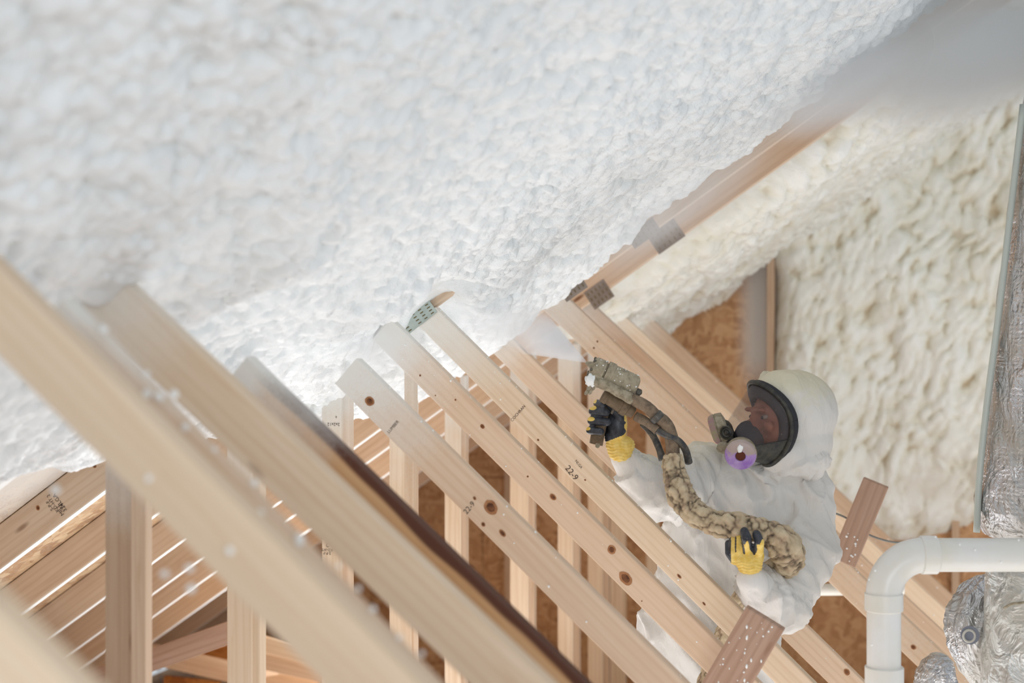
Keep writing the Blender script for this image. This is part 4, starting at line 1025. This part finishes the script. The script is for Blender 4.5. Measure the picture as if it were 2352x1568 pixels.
hose_part('air_hose', [(1450, 914, 4.125, 13), (1485, 934, 4.12, 14), (1508, 955, 4.12, 14), (1530, 975, 4.125, 16), (1543, 1010, 4.13, 16), (1546, 1058, 4.14, 17)], M_HOSE, hose, 40, .03, 5, label='fat tan hose nearest the gun')
bm = bmesh.new(); a_, b_ = PD(1503, 952, 4.115), PD(1513, 962, 4.115); o = lathe('hose_clamp', [(0, 15 * sg), (.003, 17 * sg), ((b_ - a_).length, 17 * sg), ((b_ - a_).length + .002, 15 * sg)], a_, b_ - a_, M_BLK, hose, 20)
hose_part('resin_hose', [(1460, 955, 4.15, 11), (1490, 972, 4.13, 11), (1510, 988, 4.12, 11)], M_HOSE, hose, 16, .04, 6)
hose_part('black_hose_sheath', [(1508, 987, 4.12, 8.5), (1530, 998, 4.115, 8.5), (1558, 1012, 4.12, 8), (1574, 1032, 4.13, 8.5), (1582, 1062, 4.15, 9)], M_BLK, hose, 28, .03, 7, label='thin dark hose arching over the bundle')
hose_part('rear_hose', [(1474, 972, 4.18, 7), (1498, 997, 4.17, 8), (1512, 1025, 4.16, 8), (1522, 1056, 4.15, 9)], M_BLK, hose, 24, .05, 8)

# ------------------------------------------------------------------ plastic vent pipe
M_PVC = simple('white_pvc', srgb(228, 228, 226), .32, .45, var=srgb(222, 219, 208), vs=5)
PVD = 3.63; sp_ = PVD / FPX
vent = empty('vent_pipe', (PD(2030, 1500, PVD).x, PD(2030, 1500, PVD).y, 0), 'white plastic vent pipe with an elbow, lower right in front of the foil duct', 'pipe')
def straight(name, a, b, r, parent, bell=0.0, mat=M_PVC, lab=None):
    A_, B_ = Vector(a), Vector(b); L_ = (B_ - A_).length
    o = lathe(name, [(0, r - .002), (.002, r), (L_ - .002, r), (L_, r - .002)], A_, B_ - A_, mat, parent, 40)
    if lab: o['label'] = lab
    return o
low = PD(2030, 1530, PVD); straight('vertical_pipe', (low.x, low.y, 0), PD(2030, 1385, PVD), 38.5 * sp_, vent)
straight('horizontal_pipe', PD(2130, 1274, PVD), PD(3100, 1274, PVD), 38.5 * sp_, vent)
ctr = (2123, 1367); arcp = []
for k in range(17):
    a = math.pi - k / 16 * math.pi / 2; arcp.append(PD(ctr[0] + 93 * math.cos(a), ctr[1] - 93 * math.sin(a), PVD))
bm = bmesh.new(); tube_bm(bm, arcp, [40.5 * sp_] * 17, 40); bmesh.ops.recalc_face_normals(bm, faces=bm.faces)
el_ = bm_obj('elbow', bm, M_PVC, vent); place(el_, vent, Matrix.Identity(4)); el_.data.set_sharp_from_angle(angle=.6)
straight('elbow_socket', PD(2030, 1402, PVD), PD(2030, 1361, PVD), 43.5 * sp_, el_); straight('elbow_socket', PD(2114, 1274, PVD), PD(2151, 1274, PVD), 44 * sp_, el_)
lo2 = PD(2031, 1650, PVD); straight('coupling', lo2, PD(2031, 1530, PVD), 44 * sp_, vent)
bm = bmesh.new()
for (x_, y_) in ((2149, 1232), (2240, 1262), (2300, 1290), (1996, 1330), (2010, 1310), (2205, 1250), (2340, 1240), (2002, 1480)): blob_bm(bm, PD(x_, y_, PVD - .052), .003, int(x_))
o = bm_obj('foam_fleck', bm, M_FSPECK, vent); place(o, vent, Matrix.Identity(4)); o['kind'] = 'stuff'
hp_ = straight('drain_pipe', PD(1700, 1356, 5.38), PD(2075, 1352, 5.38), .0225, None); tag(hp_, 'thin white pipe running level behind the worker and the girder webs', 'pipe')

# grey cable drooping over the dark board
bm = bmesh.new(); cp = spline([(1900, 1172, 5.0), (1945, 1190, 4.98), (1985, 1222, 4.98), (2030, 1240, 4.98), (2075, 1246, 5.0), (2160, 1240, 5.05)], 30)
tube_bm(bm, [PD(*p) for p in cp], [.0035] * 31, 8); bmesh.ops.recalc_face_normals(bm, faces=bm.faces)
o = bm_obj('cable', bm, simple('grey_cable', srgb(120, 122, 118), .5), None); tag(o, 'thin grey cable hanging across the dark board right of the worker', 'cable')

# ------------------------------------------------------------------ foil-faced ducts
def foil(name, bub, rough=.22, col=(205, 206, 210), crink=1.0):
    m = NT(name, rough, .5); m.b.inputs['Metallic'].default_value = .85; v = m.coords((1, 1, 1), rnd=False)
    vo = m.n('ShaderNodeTexVoronoi', feature='DISTANCE_TO_EDGE', i_Scale=26.0 * 1.0); m.l(v, vo.inputs['Vector'])
    n = m.noise(v, 11 * crink, 4, .6, 1.5); ds = m.noise(v, 6, 3)
    b1_ = m.bump(n.outputs[0], .8, .03)
    b2_ = m.bump(vo.outputs['Distance'], .35, .006, b1_)
    if bub:
        w_ = m.n('ShaderNodeTexVoronoi', feature='SMOOTH_F1', i_Scale=1.0); w_.inputs['Randomness'].default_value = 0.0
        m.l(m.coords((75, 75, 75), rnd=False), w_.inputs['Vector']); m.bump(w_.outputs['Distance'], .9, .006, b2_)
    m.base(m.mix(m.ramp(ds.outputs[0], [(.4, G(0)), (.65, G(.6))]), srgb(*col), srgb(178, 172, 158)))
    m.l(m.ramp(ds.outputs[0], [(.4, G(rough)), (.65, G(rough + .25))]), m.b.inputs['Roughness'])
    return m.m
M_FOIL = foil('foil_bubble_wrap', True); M_FOIL2 = foil('foil_wrap', False, .2); M_FOILD = foil('foil_wrap_dusty', False, .36, (206, 208, 206))
def wrinkled_tube(name, path, mat, parent, label=None, n=90, na=80, amp=.05, seed=0, squash=1.0, fz=6):
    P = np.array(spline(path, n)); pts = np.array([PD(*p[:3]) for p in P]); r = P[:, 3] * P[:, 2] / FPX
    A, T = np.meshgrid(np.arange(na) / na * 2 * np.pi, np.arange(n + 1)); ln = np.linalg.norm(pts[-1] - pts[0]) * T / n
    ex = np.cos(A); ey = np.sin(A)
    w1 = (1 - np.abs(2 * fbm(ex * 3 + ln * fz, ey * 3 + ln * fz * .7 + seed, seed, 3) - 1)) ** 2; w2 = fbm(ex * 7 + ln * 18, ey * 7 - ln * 16, seed + 3, 2)
    rr = r[:, None] * (1 + amp * (w1 - .5) * 2 + amp * .5 * (w2 - .5))
    tn = np.gradient(pts, axis=0); tn /= np.linalg.norm(tn, axis=1)[:, None]; side = np.cross(tn, FVn); side /= np.linalg.norm(side, axis=1)[:, None]; dp = np.cross(side, tn)
    V = pts[:, None, :] + side[:, None, :] * (ex * rr)[..., None] + dp[:, None, :] * (ey * rr * squash)[..., None]
    i_ = np.arange(n)[:, None] * na; j_ = np.arange(na)[None, :]; jn = (j_ + 1) % na
    F = np.stack([i_ + j_, i_ + jn, i_ + na + jn, i_ + na + j_], -1).reshape(-1, 4)
    o = np_mesh(name, V.reshape(-1, 3), F, mat, None, parent)
    bm = bmesh.new(); bm.from_mesh(o.data); bmesh.ops.holes_fill(bm, edges=[e for e in bm.edges if e.is_boundary], sides=0); bmesh.ops.recalc_face_normals(bm, faces=bm.faces); bm.to_mesh(o.data); bm.free()
    if parent: place(o, parent, Matrix.Identity(4))
    if label: o['label'] = label
    return o
duct = wrinkled_tube('foil_duct', [(2600, -420, 4.35, 140), (2560, -150, 4.35, 145), (2520, 200, 4.35, 152), (2496, 420, 4.35, 160), (2470, 700, 4.35, 168), (2440, 950, 4.35, 166), (2412, 1120, 4.35, 160), (2400, 1205, 4.35, 150), (2398, 1238, 4.35, 110), (2398, 1246, 4.35, 20)], M_FOIL, None, n=120, na=120, amp=.03, seed=5)
tag(duct, 'tall silver bubble-foil duct at the right edge above the horizontal pipe', 'duct')
bm = bmesh.new(); cp = spline([(2350, 240, 4.32), (2322, 480, 4.32), (2294, 720, 4.32), (2268, 920, 4.32), (2250, 1090, 4.32), (2243, 1222, 4.32)], 40)
tube_bm(bm, [PD(*p) for p in cp], [.0105] * 41, 10); bmesh.ops.recalc_face_normals(bm, faces=bm.faces)
o = bm_obj('seam_tape', bm, simple('seam_tape', srgb(188, 194, 186), .35, .5), duct); place(o, duct, Matrix.Identity(4)); o['label'] = 'smooth grey-green seam along the duct'
duct2 = wrinkled_tube('foil_duct', [(2415, 1290, 3.95, 60), (2413, 1306, 3.95, 128), (2410, 1345, 3.95, 140), (2408, 1450, 3.95, 142), (2412, 1568, 3.95, 150), (2420, 1750, 3.95, 150), (2420, 2300, 3.95, 150)], M_FOILD, None, n=100, na=110, amp=.03, seed=8, squash=.9)
tag(duct2, 'dusty foil-wrapped duct below the horizontal pipe in the lower right corner', 'duct')
bm = bmesh.new(); cp = spline([(2306, 1396, 3.78), (2325, 1386, 3.76), (2345, 1384, 3.75), (2380, 1376, 3.75)], 14); tube_bm(bm, [PD(*p) for p in cp], [.0035] * 15, 8); bmesh.ops.recalc_face_normals(bm, faces=bm.faces)
o = bm_obj('torn_seam', bm, M_TAN, duct2); place(o, duct2, Matrix.Identity(4))
bag = wrinkled_tube('foil_elbow', [(2285, 1322, 4.15, 12), (2275, 1342, 4.15, 38), (2256, 1385, 4.14, 62), (2240, 1440, 4.12, 64), (2246, 1500, 4.12, 54), (2268, 1548, 4.12, 40), (2290, 1585, 4.12, 20)], M_FOIL2, None, n=110, na=100, amp=.11, seed=11, fz=9)
tag(bag, 'bright crumpled foil duct elbow with a round ring mark, lower right', 'duct')
lathe('label_patch', [(0, .026), (.0015, .026), (.002, 0)], PD(2228, 1458, 4.035), cv(-.25, .05, -1), simple('label_blue_grey', srgb(118, 122, 136), .4), bag, 24)
ringb = bmesh.new(); c = PD(2226, 1460, 4.031); tube_bm(ringb, [c + RV * (.0165 * math.cos(a * math.pi / 16)) + UV * (.0165 * math.sin(a * math.pi / 16)) for a in range(33)], [.0038] * 33, 8, False)
o = bm_obj('ring_mark', ringb, simple('ring_print', srgb(196, 194, 186), .5), bag); place(o, bag, Matrix.Identity(4)); o['label'] = 'pale ring printed on the label'
bag2 = wrinkled_tube('foil_bundle', [(2150, 1500, 4.5, 12), (2152, 1522, 4.5, 34), (2150, 1570, 4.5, 46), (2150, 1640, 4.5, 40), (2150, 2200, 4.5, 35)], M_FOIL2, None, n=60, na=60, amp=.13, seed=17, fz=9)
tag(bag2, 'small silver foil bundle at the bottom edge between the pipe and the elbow', 'insulation')

# ------------------------------------------------------------------ far lower left: braces, wall plate, daylight gap
def px_board(name, label, a, b, Y, width, mat, cat, thick=.038):
    o = timber(name, PY(*a, Y), PY(*b, Y), width, mat, None, thick=thick); return tag(o, label, cat)
px_board('diagonal_brace', 'dark brown brace slanting behind the posts at the lower left', (60, 1618), (545, 1446), 4.9, .085, W_DARK, 'board')
px_board('wall_plate', 'pale stamped board below the dark brace at the lower left', (330, 1500), (730, 1590), 6.4, .10, W_PINK, 'board')
px_board('wall_plate', 'pale board with grey smudges right of the cracked post', (560, 1470), (760, 1520), 6.2, .075, W_PALE, 'board')
px_board('wall_plate', 'brown board under the smudged one, right of the cracked post', (560, 1510), (800, 1560), 6.25, .08, W_BROWN, 'board')

px_board('sheathing_offcut', 'orange sheathing offcut lying at the bottom edge between the two near posts', (375, 1575), (500, 1590), 6.6, .10, M_OSBO, 'board')
px_board('sheathing_offcut', 'orange sheathing triangle under the dark brace', (430, 1500), (560, 1500), 6.9, .09, M_OSBO, 'board')

# ------------------------------------------------------------------ airborne foam mist
def mist(name, label, c, radii, dens, seed, rot=0.0, col=(.86, .88, .9, 1), noise_amt=.6):
    m = bpy.data.materials.new('mist_' + str(seed)); m.use_nodes = True; t = m.node_tree; t.nodes.clear()
    out = t.nodes.new('ShaderNodeOutputMaterial'); v = t.nodes.new('ShaderNodeVolumePrincipled'); t.links.new(v.outputs[0], out.inputs['Volume'])
    v.inputs['Color'].default_value = col; v.inputs['Anisotropy'].default_value = 0.0
    tc = t.nodes.new('ShaderNodeTexCoord'); ln = t.nodes.new('ShaderNodeVectorMath'); ln.operation = 'LENGTH'; t.links.new(tc.outputs['Object'], ln.inputs[0])
    mr = t.nodes.new('ShaderNodeMapRange'); mr.interpolation_type = 'SMOOTHSTEP'; t.links.new(ln.outputs['Value'], mr.inputs[0]); mr.inputs[1].default_value = 1.0; mr.inputs[2].default_value = .15; mr.inputs[3].default_value = 0; mr.inputs[4].default_value = 1
    nz = t.nodes.new('ShaderNodeTexNoise'); nz.inputs['Scale'].default_value = 1.6; nz.inputs['Detail'].default_value = 1; mp = t.nodes.new('ShaderNodeMapping'); mp.inputs['Location'].default_value = (seed * 3.1, seed, 0)
    t.links.new(tc.outputs['Object'], mp.inputs[0]); t.links.new(mp.outputs[0], nz.inputs['Vector'])
    m2 = t.nodes.new('ShaderNodeMapRange'); t.links.new(nz.outputs[0], m2.inputs[0]); m2.inputs[1].default_value = .35; m2.inputs[2].default_value = .6; m2.inputs[3].default_value = 1 - noise_amt; m2.inputs[4].default_value = 1
    mu = t.nodes.new('ShaderNodeMath'); mu.operation = 'MULTIPLY'; t.links.new(mr.outputs[0], mu.inputs[0]); t.links.new(m2.outputs[0], mu.inputs[1])
    mu2 = t.nodes.new('ShaderNodeMath'); mu2.operation = 'MULTIPLY'; mu2.inputs[1].default_value = dens; t.links.new(mu.outputs[0], mu2.inputs[0]); t.links.new(mu2.outputs[0], v.inputs['Density'])
    bm = bmesh.new(); bmesh.ops.create_icosphere(bm, subdivisions=3, radius=1)
    o = bm_obj(name, bm, m, None); s_ = c[2] / FPX
    a = math.radians(rot); x = RV * math.cos(a) + UV * math.sin(a); y = FV; z = UV * math.cos(a) - RV * math.sin(a)
    F4 = frame(PD(*c), x, y, z); o.matrix_basis = F4 @ Matrix.Diagonal((radii[0] * s_, radii[2], radii[1] * s_, 1))
    return tag(o, label, 'mist', None, 'stuff')
mist('mist_cloud', 'dense grey mist hanging in the top right corner', (2190, 120, 4.5), (400, 200, .5), 11, 1, 12, (.84, .87, .885, 1), .5)
mist('mist_cloud', 'white mist drifting along the far roof slope above the girder', (1910, 190, 4.35), (250, 125, .3), 9, 2, 28, (.86, .88, .9, 1), .5)
mist('mist_cloud', 'thin haze over the paired girder rafters', (1580, 460, 4.8), (360, 90, .25), 4, 3, 38)
mist('mist_cloud', 'soft haze around the freshly sprayed web tops', (1130, 735, 4.5), (230, 75, .3), 5.5, 4, -12)
mist('mist_cloud', 'faint mist over the foamed web tops left of the metal plate', (850, 800, 3.9), (130, 75, .3), 3.5, 7, -25)
mist('mist_cloud', 'pale mist at the foot of the foamed gable, above the elbow', (2130, 1130, 5.6), (150, 75, .4), 3.2, 5, 0, (.78, .77, .73, 1))
# spray fan from the nozzle: a cone of droplets
def spray():
    a = PD(1346, 831, 4.15); b = PD(1206, 752, 4.40); ax_ = (b - a); L_ = ax_.length; ax_.normalize()
    m = bpy.data.materials.new('spray'); m.use_nodes = True; t = m.node_tree; t.nodes.clear()
    out = t.nodes.new('ShaderNodeOutputMaterial'); v = t.nodes.new('ShaderNodeVolumePrincipled'); t.links.new(v.outputs[0], out.inputs['Volume']); v.inputs['Color'].default_value = (.93, .94, .96, 1)
    tc = t.nodes.new('ShaderNodeTexCoord'); sx_ = t.nodes.new('ShaderNodeSeparateXYZ'); t.links.new(tc.outputs['Object'], sx_.inputs[0])
    mr = t.nodes.new('ShaderNodeMapRange'); t.links.new(sx_.outputs[0], mr.inputs[0]); mr.inputs[1].default_value = 0; mr.inputs[2].default_value = L_; mr.inputs[3].default_value = 45; mr.inputs[4].default_value = 7
    mq = t.nodes.new('ShaderNodeMapRange'); t.links.new(sx_.outputs[0], mq.inputs[0]); mq.inputs[1].default_value = L_ * .6; mq.inputs[2].default_value = L_; mq.inputs[3].default_value = 1; mq.inputs[4].default_value = 0
    mu = t.nodes.new('ShaderNodeMath'); mu.operation = 'MULTIPLY'; t.links.new(mr.outputs[0], mu.inputs[0]); t.links.new(mq.outputs[0], mu.inputs[1]); t.links.new(mu.outputs[0], v.inputs['Density'])
    o = lathe('spray_cone', [(0, .003), (L_ * .5, .043), (L_, .085)], a, ax_, m, None, 28); tag(o, 'white cone of foam spray leaving the gun nozzle', 'spray', None, 'stuff')
spray()
